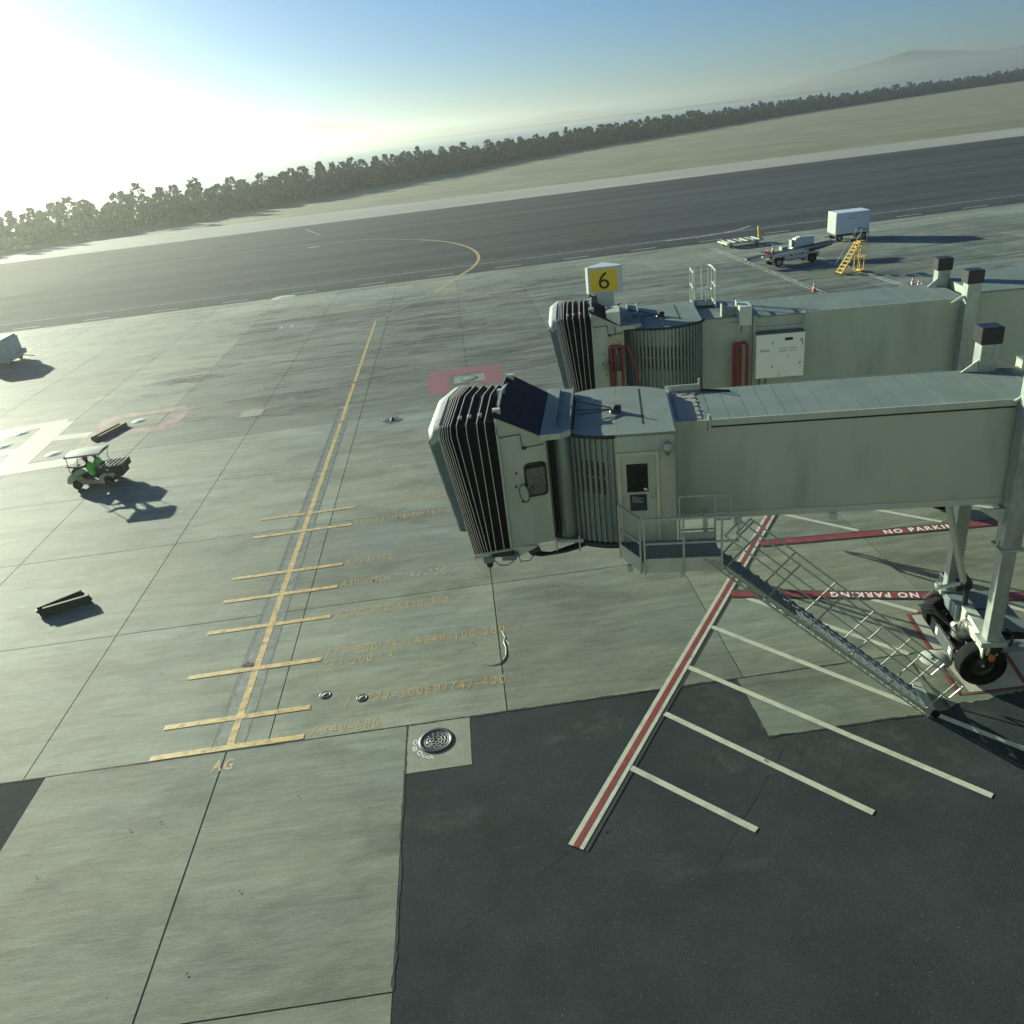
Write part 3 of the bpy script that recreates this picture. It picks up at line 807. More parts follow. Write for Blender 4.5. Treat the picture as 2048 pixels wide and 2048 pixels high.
# ---- rubber and oil stains where aircraft and tugs turn: thin irregular films on the slabs
mb = MB()
for i in range(70):
    if i < 70: x, y, lx, ly = random.uniform(-22, 14), random.uniform(44, 84), random.uniform(1.2, 4.5), random.uniform(.35, 1.3)
    else: x, y, lx, ly = random.uniform(-26, 14), random.uniform(18, 44), random.uniform(.6, 2.6), random.uniform(.2, .8)
    mb.face([(x + lx * math.cos(t * .4488) * random.uniform(.7, 1.1), y + ly * math.sin(t * .4488) * random.uniform(.7, 1.1), .0012 + i * 1.2e-5) for t in range(14)])
tag(mb.build('rubber_stains', M['stain'], None), 'dark rubber and oil stains smeared over the apron slabs', 'stains', kind='stuff')

# ---- terminal wall behind the viewer and far scenery
term = empty('terminal_building', (0, -0.9, 0), label='pale panelled terminal wall with window bands facing the apron', cat='building')
MB().box(-80, 80, -12, 0, 0, 21).build('wall', M['facade'], term)
for z0, z1 in ((5.5, 8.0), (12.6, 16.2)):
    for k in range(-13, 13):
        if k in (-1, 0) and z0 > 10: continue
        MB().box(k * 6 + .3, k * 6 + 5.7, -.05, .04, z0, z1).build('window_band', M['glass'], term)
far = struct(MB().prism([(-6000, 5200), (-3500, 4300), (-1500, 4200), (400, 4600), (2600, 4300), (5200, 4700), (9000, 4800), (9000, 6000), (-6000, 6000)], -1, 12).build('far_shore', M['hill']))
rows = []
for j, (dy, hh) in enumerate(((0, 0), (260, .5), (560, 1.0), (1100, .35), (1700, 0))):
    row = []
    for i in range(60):
        x = -6500 + i * 260
        h = 70 + 60 * math.sin(i * .37) + 35 * math.sin(i * .9 + 1) + 14 * math.sin(i * 2.3)
        row.append((x, 4900 + 200 * math.sin(i * .3) + dy, 8 + max(h, 12) * hh))
    rows.append(row)
struct(MB().grid(rows, True).build('far_hills', M['hill']))
# ---------------------------------------------------------------- passenger boarding bridges
def rounded(w, h, r, n=5):
    pts = []
    for cx, cy, a0 in ((w / 2 - r, h / 2 - r, 0), (-w / 2 + r, h / 2 - r, 90), (-w / 2 + r, -h / 2 + r, 180), (w / 2 - r, -h / 2 + r, 270)):
        for i in range(n + 1):
            a = R(a0 + 90 * i / n); pts.append((cx + r * math.cos(a), cy + r * math.sin(a)))
    return pts

def tunnel(B, ulen, zb, zt, vw, panel_w, light=False):
    MB().box(0, ulen, 0, vw, zb, zt - .03).build('tunnel_wall', M['bridge'], B, bevel=.01)
    MB().box(-.02, ulen, -.035, .0, zb - .10, zb + .06).build('bottom_sill', M['trim'], B)
    MB().box(-.02, ulen, vw, vw + .035, zb - .10, zb + .06).build('bottom_sill', M['trim'], B)
    n = int(round((ulen) / panel_w)); pw = ulen / n
    first = None
    for i in range(n):
        if i == 0:
            first = MB().box(.006, pw - .006, -.03, vw + .03, zt - .03, zt + .006).build('roof_panel', M['roof'], B)
            me = first.data; o = first
        else:
            o = bpy.data.objects.new('roof_panel', me); COL.objects.link(o); o.parent = B
        o.location = (i * pw, 0, random.uniform(-.002, .002))
    MB().box(0, ulen, 0, vw, zt - .03, zt - .012).build('roof_deck', M['joint'], B)

def curtain(B, cu, cv, r, a0, a1, z0, z1, slots):
    """roll-up slat curtain of the rotunda: vertical trapezoid ribs round an arc"""
    n = int(abs(a1 - a0) * math.pi / 180 * r / .125); pts = []
    for i in range(n):
        for f, d in ((0.0, 0.0), (0.5, 0.0), (0.58, -.055), (0.92, -.055)):
            a = a0 + (a1 - a0) * (i + f) / n
            pts.append((cu + (r + d) * math.cos(R(a)), cv + (r + d) * math.sin(R(a))))
    rows = [[(x, y, z0) for x, y in pts], [(x, y, z1) for x, y in pts]]
    MB().grid(rows, False).build('slat_curtain', M['slat'], B)
    for (i0, i1, za, zb) in slots:
        me = None
        for i in range(i0, i1):
            a = a0 + (a1 - a0) * (i + .75) / n
            dz = -.012 * (i - i0)
            if me is None:
                o = MB().box(-.004, .006, -.016, .016, za, zb).build('vent_slot', M['dark'], B); me = o.data
            else:
                o = bpy.data.objects.new('vent_slot', me); COL.objects.link(o); o.parent = B
            o.location = (cu + (r - .050) * math.cos(R(a)), cv + (r - .050) * math.sin(R(a)), dz)
            o.rotation_euler = (0, 0, R(a))
    return n

def cab(B, du, dv, door, a_end, slots, fu, fv, bell):
    """rotunda + front cab + bellows.  du, dv shift the rotunda, fu, fv the cab front"""
    cu, cv, r = -1.38 + du, .65 + dv, 1.73
    zt = 7.66
    # rotunda core and floor ring
    MB().lathe([(0, 4.98), (1.22, 4.98), (1.22, zt), (0, zt)], (cu, cv, 0), seg=48).build('rotunda_core', M['dark'], B)
    MB().lathe([(0, 4.985), (r - .06, 4.985), (r - .06, 5.02), (0, 5.02)], (cu, cv, 0), seg=48, a0=88, a1=272).build('rotunda_floor', M['dark'], B)
    MB().lathe([(r - .15, 4.90), (r + .05, 4.90), (r + .05, 4.97), (r - .05, 5.03), (r - .15, 5.03)], (cu, cv, 0), seg=64, a0=85, a1=a_end).build('floor_ring', M['black'], B)
    curtain(B, cu, cv, r, 196, a_end, 5.03, zt, slots)
    curtain(B, cu, cv, r, 164, 90, 5.03, zt, [])
    MB().lathe([(r - .01, zt - .02), (r + .045, zt - .02), (r + .055, zt + .05), (r - .01, zt + .05)], (cu, cv, 0), seg=64, a0=92, a1=a_end).build('roof_rim', M['black'], B)
    # roof: arc at the front, square at the back
    poly = [(cu + (r + .02) * math.cos(R(a)), cv + (r + .02) * math.sin(R(a))) for a in range(42 if door else 72, a_end + 1, 6)]
    if door:
        poly += [(cu + 1.31, cv - r - .02)]
        MB().box(cu + .0, cu + 1.30, cv - r - .03, cv + 1.4, 4.98, zt).build('rear_housing', M['bridge'], B, bevel=.008)
    else:
        poly += [(cu + 1.31, cv - .9), (cu + 1.31, cv + 1.70)]
        MB().box(cu + 1.27, cu + 1.33, cv - 1.08, cv - .36, 4.98, zt).build('return_panel', M['bridge'], B)
        MB().box(cu + .3, cu + 1.29, cv - .4, cv + 1.7, 4.98, zt).build('rear_housing', M['bridge'], B)
    MB().prism(poly, zt + .004, zt + .056).build('rotunda_roof', M['roof'], B, bevel=.006)
    MB().box(cu + .615, cu + .64, cv - 1.15 + (.3 if not door else 0), cv + 1.4, zt + .058, zt + .066).build('roof_seam', M['joint'], B)
    sm = MB()
    for k in range(26):
        v = cv - 1.6 + k * .125
        s = random.uniform(.02, .045)
        sm.face([(cu + s * math.cos(a) * random.uniform(.7, 1.5), v + s * math.sin(a) * 1.6, zt + .0595) for a in (.2, 1.4, 2.6, 3.9, 5.1)])
    tag(sm.build('sealant_blobs', M['light_roof'], B), kind='stuff')
    # roof lamp hub with its stays
    hx, hy = cu + .03, cv - .25
    hub = MB().lathe([(0, .16), (.05, .15), (.08, .1), (.13, .09), (.15, .0)], (hx, hy, zt + .056), seg=16).build('roof_hub', M['iron'], B)
    MB().box(hx - .02, hx + .14, hy - .05, hy + .05, zt + .15, zt + .23).build('hub_head', M['black'], hub)
    MB().bar((hx, hy, zt + .2), (hx - .01, hy + .0, zt + .36), .03).build('hub_pin', M['rib'], hub)
    for q in ((-1.02, .82, .20), (-1.0, .63, .20), (-.98, -.10, .10), (-.95, -.48, .10)):
        MB().tube([(hx, hy, zt + .14), (hx + q[0], hy + q[1], zt + .22)], .013, 6).build('stay_rod', M['black'], B)
    # roller drum and canopy between rotunda and front cab
    fx, fy = fu, fv
    MB().lathe([(.20, 5.08), (.20, 7.72)], (-2.58 + fx, -.62 + fy, 0), seg=20).build('roller_drum', M['slat'], B)
    MB().box(-2.86 + fx, -2.3 + fx, -.55 + fy, 1.5 + fy, 5.05, 7.72).build('drum_recess', M['dark'], B)
    can = MB().prism([(-3.02 + fx, -1.20 + fy), (-2.58 + fx, -1.16 + fy), (-2.36 + fx, -.98 + fy), (-2.36 + fx, 2.0 + fy), (-3.02 + fx, 2.2 + fy)], 7.74, 7.86).build('canopy', M['roof'], B, bevel=.006)  # darker roof paint puts the hood's shadow into the canopy, fin and lip
    MB().prism([(-3.025 + fx, -1.215 + fy), (-2.575 + fx, -1.172 + fy), (-2.35 + fx, -.985 + fy), (-2.36 + fx, -.97 + fy), (-2.58 + fx, -1.155 + fy), (-3.02 + fx, -1.195 + fy)], 7.735, 7.868).build('canopy_fascia', M['bridge'], can)
    MB().box(-2.72 + fx, -2.69 + fx, -.70 + fy, 1.9 + fy, 7.86, 7.98).build('canopy_fin', M['roof'], can)
    MB().box(-2.39 + fx, -2.36 + fx, -.7 + fy, 1.9 + fy, 7.86, 7.94).build('canopy_lip', M['roof'], can)
    # front cab body with slanted roof line
    nw = lambda u: -1.07 + (u + 2.92) * .27 + fy                       # near wall line v(u), drifting towards the viewer
    def wallface(u0, u1, z0, z1, t=0.004):
        return [(u0 + fx, nw(u0) - t, z0), (u1 + fx, nw(u1) - t, z0), (u1 + fx, nw(u1) - t, z1), (u0 + fx, nw(u0) - t, z1)]
    mb = MB()
    P = [(-2.92, 5.16), (-2.92, 7.74), (-3.93, 8.40), (-3.93, 5.16)]
    nearp = [(u + fx, nw(u), z) for u, z in P]; farp = [(u + fx, 1.55 + fy + .0 * z, z) for u, z in P]
    mb.face(nearp[::-1]); mb.face(farp)
    for i in range(4):
        j = (i + 1) % 4
        mb.face([nearp[i], nearp[j], farp[j], farp[i]])
    mb.build('front_cab', M['bridge'], B, bevel=.008)
    # dark membrane roof panels between the bellows head and the canopy
    nu, nv = 2, 3
    for i in range(nu):
        for j in range(nv):
            def C(a, b):
                u = -4.0 + a * 1.02
                z = 8.46 - a * .62
                v0, v1 = nw(u) - .04, 1.85 + fy
                return (u + fx, v0 + (v1 - v0) * b, z)
            e = .006
            a0_, a1_, b0_, b1_ = i / nu + e, (i + 1) / nu - e, j / nv + e * .5, (j + 1) / nv - e * .5
            top = [C(a0_, b0_), C(a1_, b0_), C(a1_, b1_), C(a0_, b1_)]
            pm = MB(); n = len(pm.v)
            pm.v += [(x, y, z - .03) for x, y, z in top] + top
            for q in ((3, 2, 1, 0), (4, 5, 6, 7), (0, 1, 5, 4), (1, 2, 6, 5), (2, 3, 7, 6), (3, 0, 4, 7)):
                pm.f.append(q); pm.sm.append(False)
            pm.build('hood_panel', M['hood'], B)
    # window with wire mesh, mirror, conduits on the near wall
    def onwall(u, z, t): return Vector((u + fx, nw(u) - t, z))
    wu, wz, ww, wh = -3.20, 6.80, .47, .80
    ring = [onwall(wu + a, wz + b, .012) for a, b in rounded(ww, wh, .10)]
    win = MB().tube(ring, .020, 6, closed=True).build('cab_window', M['black'], B)
    MB().face([onwall(wu + a, wz + b, .005) for a, b in rounded(ww, wh, .10)]).build('pane', M['glass'], win)
    mb = MB()
    for k in range(-9, 10):
        o_ = k * .055
        a = []
        for s_ in (-1, 1):
            a.append((s_ * .5 + o_ * 0, s_ * .5 * 1.0 + o_))
        # clip a 45 degree wire to the window rectangle
        lo_x = max(-ww / 2 + .03, -wh / 2 + .03 - o_); hi_x = min(ww / 2 - .03, wh / 2 - .12 - o_)
        if hi_x > lo_x: mb.bar(onwall(wu + lo_x, wz + lo_x + o_, .012), onwall(wu + hi_x, wz + hi_x + o_, .012), .007)
    mb.build('wire_mesh', M['rib'], win)
    mir = onwall(-3.46, 6.60, .24)
    mn = (Vector((-.75, -.6, .1)) if door else Vector((-1.0, -.10, .0))).normalized()
    ux = mn.cross(Vector((0, 0, 1))).normalized(); uz = ux.cross(mn)
    ringp = [mir + ux * math.cos(t / 24 * 6.2832) * .20 + uz * math.sin(t / 24 * 6.2832) * .20 for t in range(24)]
    mo = MB().face(ringp).build('mirror', M['bridge'], B)
    MB().tube(ringp, .014, 6, closed=True).build('mirror_rim', M['black'], mo)
    MB().tube([mir, onwall(-3.58, 6.95, .0)], .008, 6).tube([mir, onwall(-3.60, 6.45, .0)], .008, 6).tube([mir, onwall(-3.3, 6.78, .03)], .01, 6).build('mirror_stay', M['galv'], mo)
    MB().tube([onwall(-3.90, 7.93, .02), onwall(-3.45, 7.93, .02), onwall(-3.42, 7.60, .02), onwall(-2.96, 7.62, .02)], .012, 6).build('conduit', M['black'], B)
    MB().box(-3.44 + fx, -3.34 + fx, nw(-3.4) - .05, nw(-3.4), 7.57, 7.63).build('junction_box', M['black'], B)
    MB().bar(onwall(-3.93, 5.16, .02), onwall(-3.93, 8.0, .02), .05, .04).build('corner_trim', M['galv'], B)
    for uu, zz in ((-3.62, 7.02), (-3.55, 6.3), (-3.66, 6.7)):
        MB().box(uu - .02 + fx, uu + .02 + fx, nw(uu) - .03, nw(uu), zz - .02, zz + .02).build('bolt', M['black'], B)
    # bellows
    def prof(t, tb):
        """profile of one hoop; t: position at the top, tb at the bottom, 0 rear .. 1 front"""
        k = bell
        ut, ub = -3.97 - 1.22 * k * t + fx, -3.93 - .84 * k * tb + fx
        vnt, vnb = -1.36 - .27 * t + fy, -1.36 - .22 * tb + fy
        vf = 1.62 + .12 * t + fy
        zt_ = 8.40
        return [(ub, vnb, 5.14), (ut + .02, vnt, 8.08), (ut, vnt + .16, 8.28), (ut - .01, (vnt + vf) / 2, zt_ + .07), (ut, vf - .16, 8.28), (ut + .02, vf, 8.08), (ub, vf - .02, 5.14)]
    ts = [0, .18, .32, .51, .68, .79, .84, .88, .92, .95, .98, 1.0]
    tb = [0, .19, .42, .55, .64, .71, .78, .83, .88, .92, .96, 1.0]
    rows = []
    for i in range(len(ts)):
        rows.append(prof(ts[i], tb[i]))
        if i < len(ts) - 1:
            a, b = prof(ts[i], tb[i]), prof(ts[i + 1], tb[i + 1])
            cx = [(p[0] + q[0]) / 2 for p, q in zip(a, b)]
            mid = []
            for j, (p, q) in enumerate(zip(a, b)):
                v = (p[1] + q[1]) / 2; z = (p[2] + q[2]) / 2
                d = .07 if (ts[i + 1] - ts[i]) > .08 else .04
                mid.append((cx[j], v + (d if j < 3 else (0 if j == 3 else -d)), z - (d if 1 <= j <= 5 else 0)))
            rows.append(mid)
    MB().grid(rows, False).build('bellows_fabric', M['fabric'], B)
    for i in range(len(ts)):
        p = prof(ts[i], tb[i])
        p = [(a, b + (-.012 if j < 3 else (0 if j == 3 else .012)), c + (.012 if 1 <= j <= 5 else 0)) for j, (a, b, c) in enumerate(p)]
        MB().tube(p, .0085, 5).build('bellows_hoop', M['rib'], B)
    br = MB()
    for i in (2, 3, 4):
        p = prof(ts[i], tb[i])
        br.box(p[2][0] - .03, p[2][0] + .05, p[2][1] + .35, p[2][1] + .5, p[2][2] - .02, p[2][2] + .06)
    br.build('hoop_bracket', M['rib'], B)
    hd = MB()
    a = prof(0, 0)
    for j in range(1, 5):
        hd.bar((a[j][0] + .03, a[j][1], a[j][2] + .06), (a[j + 1][0] + .03, a[j + 1][1], a[j + 1][2] + .06), .06, .05)
    hd.build('bellows_head_frame', M['galv'], B)
    for (dx_, dv_) in ((0, .1), (-.06, 1.5), (.03, 2.7)):
        MB().box(a[2][0] - .05 + dx_, a[2][0] + .12 + dx_, a[2][1] + dv_, a[2][1] + dv_ + .12, 8.33, 8.50).build('head_bracket', M['whitesteel'], B)
    # bottom beam of the bellows and gear under the floor
    f = prof(1, 1); g = prof(0, 0)
    MB().bar((f[0][0] - .02, f[0][1] - .01, 5.10), (g[0][0] + .05, g[0][1] - .01, 5.13), .05, .09).build('bellows_bottom_rail', M['galv'], B)
    MB().box(f[0][0], g[0][0] + .05, f[0][1] + .06, f[6][1] - .1, 5.03, 5.12).build('cab_floor', M['black'], B)
    for k in range(11):
        s_ = tb[k]
        MB().box(g[0][0] - .84 * bell * s_ - .018, g[0][0] - .84 * bell * s_ + .018, g[0][1] - .22 * s_ - .035, g[0][1] - .22 * s_, 5.13, 5.17).build('rail_clip', M['rib'], B)
    gx = f[0][0]
    MB().box(gx + .18, gx + .42, f[0][1] + .02, f[0][1] + .3, 4.90, 5.05).build('control_box', M['blueshade'], B)
    MB().lathe([(0, -.16), (.07, -.16), (.09, -.08), (.08, .0)], (gx + .30, f[0][1] + .12, 4.92), seg=14).build('buzzer', M['black'], B)
    MB().box(gx + .62, gx + .95, f[0][1] + .05, f[0][1] + .3, 4.93, 5.05).build('control_box', M['blueshade'], B)
    MB().prism([(-3.92 + fx, 5.16), (-3.30 + fx, 5.16), (-3.86 + fx, 4.86)], nw(-3.9) + .02, nw(-3.9) + .35, 'y').build('gusset', M['trim'], B)
    MB().box(-3.9 + fx, -1.4 + du, -.55 + fy, 1.3 + fy, 4.92, 5.12).build('underframe', M['black'], B)
    for q in range(5):
        s_ = .06 * q; u0 = -3.62 + fx + q * .05
        MB().tube([(u0, nw(-3.6) + .16 + s_, 5.05), (u0 + .12, nw(-3.6) + .10 + s_, 4.86 - .02 * q), (u0 + .35, nw(-3.3) + .05 + s_, 4.80 - .02 * q), (u0 + .9, -1.0 + fy + s_, 4.80 + .01 * q), (-2.4 + fx, -.95 + fy + s_, 4.86), (-1.9 + du, -.75 + dv + s_, 4.97)], .030, 6).build('cable', M['black'], B)
    MB().tube([(gx + .45, f[0][1], 4.98), (gx + .55, f[0][1] - .02, 4.86), (gx + .75, f[0][1], 4.84), (gx + .9, f[0][1], 4.95)], .012, 6).build('cable', M['black'], B)
    MB().tube([(-3.8 + fx, nw(-3.8), 5.05), (-3.75 + fx, nw(-3.8) - .05, 4.8), (-3.55 + fx, nw(-3.6), 4.75), (-3.4 + fx, nw(-3.4), 4.9)], .012, 6).build('cable', M['black'], B)
    MB().box(-2.92 + fx, -2.25 + fx, -.98 + fy, -.90 + fy, 5.03, 5.10).build('drum_base', M['galv'], B)
    for uu in (-2.35, -2.9): MB().bar((uu + fx, -.97 + fy, 4.78), (uu + fx, -.97 + fy, 5.2), .035).build('hanger', M['galv'], B)
    # white vinyl weather hood on the aircraft side and the teal side drape
    p1 = prof(1, 1)
    inner = [(p1[1][0] + .03, p1[1][1] - .01, p1[1][2]), (p1[1][0] + .02, p1[1][1] - .01, p1[1][2] + .07), (p1[2][0], p1[2][1] + .04, p1[2][2] + .04), (p1[3][0], p1[3][1], p1[3][2] + .03), (p1[4][0], p1[4][1], p1[4][2] + .03), (p1[5][0], p1[5][1] + .01, p1[5][2])]
    outer = [(-.19, -.02, -.12), (-.23, .0, -.07), (-.24, .04, -.07), (-.24, .0, -.08), (-.17, -.1, -.06), (-.12, .0, -.12)]
    outer = [(i_[0] + o_[0], i_[1] + o_[1], i_[2] + o_[2]) for i_, o_ in zip(inner, outer)]
    def dens(L_):
        out = []
        for a_, b_ in zip(L_, L_[1:]):
            n_ = max(2, int((Vector(b_) - Vector(a_)).length / .22))
            for k in range(n_):
                out.append(Vector(a_).lerp(Vector(b_), k / n_))
        return out + [Vector(L_[-1])]
    cnt = 26
    def resamp(L_, n_):
        L_ = [Vector(x) for x in L_]; seg = [(b_ - a_).length for a_, b_ in zip(L_, L_[1:])]; T = sum(seg); out = []
        for i in range(n_):
            d = T * i / (n_ - 1); k = 0
            while k < len(seg) - 1 and d > seg[k]: d -= seg[k]; k += 1
            out.append(L_[k].lerp(L_[k + 1], min(1, d / seg[k])))
        return out
    I, O_ = resamp(inner, cnt), resamp(outer, cnt)
    lowf = [o_ + Vector((.05, 0, -.12)) for o_ in O_]
    rows = [I, [i_.lerp(o_, .5) + Vector((0, 0, .015 + .010 * ((k % 3) - 1))) for k, (i_, o_) in enumerate(zip(I, O_))], O_, lowf]
    MB().grid(rows, True).build('weather_hood', M['vinyl'], B)
    rows = []
    for k in range(15):
        f_ = k / 14
        z = 8.02 - f_ * 2.22
        u = p1[1][0] + (p1[0][0] - p1[1][0]) * (8.08 - z) / 2.94
        w_ = .27 - .09 * f_
        wob = .02 * math.sin(k * 1.9)
        v = p1[1][1] + .02
        rows.append([(u - .01, v - .02, z), (u - w_ * .5, v - .03 + wob, z), (u - w_, v + .02, z), (u - w_ + .02, v + .5, z), (u - w_ + .03, v + 3.1, z)])
    MB().grid(rows, True).build('side_drape', M['teal'], B)
    return dict(cu=cu, cv=cv, r=r)

def column(B, u, v, top, bottom, cap=True, splice=None):
    """telescoping lift column: outer tube, inner tube, flange, black weather cap"""
    zs = splice or 4.0
    MB().box(u - .20, u + .20, v - .20, v + .20, zs, top - .40).build('lift_column', M['column'], B, bevel=.01)
    MB().box(u - .155, u + .155, v - .155, v + .155, bottom, zs).build('inner_column', M['column'], B, bevel=.008)
    MB().box(u - .27, u + .27, v - .25, v + .25, zs - .03, zs + .03).build('column_flange', M['galv'], B)
    MB().prism([(u - .27, zs + .03), (u - .20, zs + .03), (u - .20, zs + .25)], v - .02, v + .02, 'y').build('flange_gusset', M['galv'], B)
    if cap:
        MB().box(u - .25, u + .24, v - .24, v + .25, top - .40, top).build('column_cap', M['capblack'], B, bevel=.015)

# ================= near bridge
near = empty('passenger_boarding_bridge', (4.49, 17.04, 0), R(-10.7), 'near grey boarding bridge with side door, stairs and wheeled carriage', 'boarding bridge', 'boarding bridges at the stand')
tunnel(near, 8.36, 5.10, 7.50, 2.27, .418)
cab(near, 0, 0, True, 270, [(6, 15, 6.78, 7.14), (6, 15, 6.34, 6.72)], 0, 0, 1.0)
# lowered, pale end of the tunnel roof with flashings
MB().box(.10, .62, .12, 2.2, 7.507, 7.518).build('roof_end_sheet', M['light_roof'], near)
mb = MB()
for i in range(6):
    for q in (0, 1):
        mb.prism([(.24 + q * .26 + (i % 2) * .05, .35 + i * .31), (.42 + q * .2 + (i % 2) * .05, .38 + i * .31), (.30 + q * .26, .47 + i * .31)], 7.518, 7.535)
mb.build('roof_dimple', M['light_roof'], near)
MB().box(-.07, .78, 2.28, 2.31, 7.50, 7.66).build('end_flashing', M['whitesteel'], near)
MB().box(.76, .80, 2.26, 2.31, 7.50, 7.80).build('flashing_stop', M['whitesteel'], near)
MB().tube([(.8, 2.2, 7.53), (1.5, 1.95, 7.53)], .03, 6).build('roof_conduit', M['black'], near)
MB().box(-.06, .73, -.05, -.001, 7.34, 7.53).build('edge_trim', M['bridge'], near)
MB().box(.74, .80, -.09, .0, 7.26, 7.66).build('trim_bracket', M['bridge'], near)
MB().box(.80, 7.3, -.045, .0, 7.38, 7.53).build('edge_trim', M['bridge'], near)
MB().box(.80, 7.3, -.02, .0, 7.33, 7.38).build('trim_groove_shade', M['joint'], near)  # dark strip painted in for the shadow of the slot below the trim
for u in (1.35, 3.55):
    MB().box(u, u + .16, -.12, .1, 4.83, 5.02).build('floor_bracket', M['trim'], near)
MB().box(-.078, .0, .0, 2.2, 5.0, 7.58).build('gland_panel', M['bridge'], near)
# door in the rotunda side
V0 = .65 - 1.73 - .03
door = MB().box(-1.30, -.52, V0 - .03, V0, 5.14, 7.22).build('door', M['bridge'], near, bevel=.005)
df = MB().box(-1.37, -1.30, V0 - .06, V0, 5.10, 7.30).box(-.52, -.45, V0 - .06, V0, 5.10, 7.30).box(-1.30, -.52, V0 - .06, V0, 7.225, 7.30).build('door_frame', M['padwhite'], near, bevel=.004)
MB().box(-1.17, -.70, V0 - .037, V0 - .028, 6.34, 7.02).build('door_window', M['glass'], door)
MB().box(-1.20, -.67, V0 - .055, V0 - .03, 6.29, 6.33).build('sill', M['bridge'], door)
nt_ = MB().box(-1.12, -.74, V0 - .038, V0 - .03, 5.86, 6.27).build('notice', M['notice'], door)
for k, (t, w) in enumerate((('Gate 7', .13), ('Restricted Area', .25), ('Authorized', .18), ('Personnel Only', .24))):
    text_mesh('notice_text', t, M['whiteink'], door, (-1.07, V0 - .041, 6.20 - k * .042), (1, 0, 0), (0, 0, 1), .024, w)
MB().box(-.62, -.55, V0 - .065, V0 - .03, 6.18, 6.42).build('handle_plate', M['galv'], door, bevel=.01)
MB().bar((-.60, V0 - .09, 6.20), (-.72, V0 - .09, 6.20), .02).bar((-.60, V0 - .03, 6.20), (-.60, V0 - .1, 6.20), .02).build('handle', M['galv'], door)
MB().lathe([(0, 0), (.028, 0)], (-.775, V0 - .042, 6.40), 'y', 14).lathe([(0, 0), (.022, 0)], (-.735, V0 - .042, 6.385), 'y', 14).build('sticker', M['whiteink'], door)
MB().box(-1.325, -1.31, V0 - .012, V0, 7.34, 7.62).box(-.47, -.455, V0 - .012, V0, 7.32, 7.66).build('drip_trim', M['trim'], near)
MB().box(-1.40, -1.37, V0 - .012, V0 + .3, 5.0, 7.66).build('corner_post', M['bridge'], near)
lamp = MB().lathe([(.04, .16), (.10, .12), (.115, .02), (.10, .0), (.03, .04)], (-.26, V0 - .10, 7.34), seg=20).build('wall_lamp', M['galv'], near)
MB().lathe([(.05, .05), (.055, -.10), (.03, -.13), (0, -.13)], (-.26, V0 - .10, 7.34), seg=16).build('lamp_glass', M['blueshade'], lamp)
MB().box(-.29, -.23, V0 - .06, V0, 7.38, 7.50).build('lamp_arm', M['galv'], lamp)

# landing and stairs
dz = 5.06
land = MB().prism([(-1.36, -1.34), (-.90, -2.10), (.76, -2.12), (.76, -1.14), (-1.36, -1.14)], dz - .04, dz).build('landing_deck', M['grating'], near)
gm = MB()
for i in range(42):
    u = -1.3 + i * .05
    vn = -2.08 if u > -.9 else -1.38 - (u + 1.36) / .46 * .74
    gm.box(u, u + .012, vn, -1.16, dz, dz + .014)
for j in range(15):
    gm.box(-.9, .74, -2.08 + j * .064, -2.07 + j * .064, dz, dz + .010)
gm.build('grating_bars', M['galv'], land)
def kick(a, b, z0, z1, name='toe_board', w=.03):
    MB().bar((a[0], a[1], (z0 + z1) / 2), (b[0], b[1], (z0 + z1) / 2), w, z1 - z0).build(name, M['trim'], near)
kick((-.90, -2.12), (.78, -2.14), dz - .26, dz - .03, 'landing_beam', .05)
kick((-.90, -2.145), (.78, -2.165), dz - .02, dz + .10)
kick((-1.38, -1.36), (-.93, -2.10), dz - .26, dz - .03, 'landing_beam', .05)
kick((-1.40, -1.37), (-.95, -2.12), dz - .02, dz + .10)
kick((.0, -1.12), (.74, -1.12), dz, dz + .16)
MB().box(-.12, -.02, -2.12, -2.05, dz - .42, dz - .26).build('lug', M['trim'], near)
MB().box(-1.26, -1.14, -1.8, -1.7, dz - .42, dz - .26).build('lug', M['trim'], near)
RT = 1.08
rw = .045
def railset(posts, name='guard_rail', mid=True, ext=None):
    mb = MB()
    for p in posts: mb.bar((p[0], p[1], dz - .28), (p[0], p[1], dz + RT), rw)
    pp = posts + ([ext] if ext else [])
    for a, b in zip(pp, pp[1:]):
        mb.bar((a[0], a[1], dz + RT), (b[0], b[1], dz + RT), rw)
        if mid: mb.bar((a[0], a[1], dz + RT * .45), (b[0], b[1], dz + RT * .45), rw * .85)
    if ext: mb.bar((ext[0], ext[1], dz + RT * .43), (ext[0], ext[1], dz + RT + .02), rw)
    return mb.build(name, M['galv'], near)
railset([(-.87, -2.17), (-.03, -2.18), (.78, -2.19)], ext=(1.12, -2.20))
railset([(-1.40, -1.36), (-.96, -2.12)])
mb = MB()
for p, zb in (((-.03, -1.10), dz), ((.77, -1.10), dz - .2), ((1.11, -1.10), dz + .45)):
    mb.bar((p[0], p[1], zb), (p[0], p[1], dz + RT), rw)
mb.bar((-.03, -1.10, dz + RT), (1.11, -1.10, dz + RT), rw); mb.bar((-.03, -1.10, dz + .22), (.77, -1.10, dz + .22), .035)
mb.bar((.77, -1.10, dz + .45), (1.11, -1.10, dz + .45), .035)
mb.build('guard_rail', M['galv'], near)
MB().box(.55, .62, -.95, -.60, 4.9, 5.6).build('door_stop', M['trim'], near)

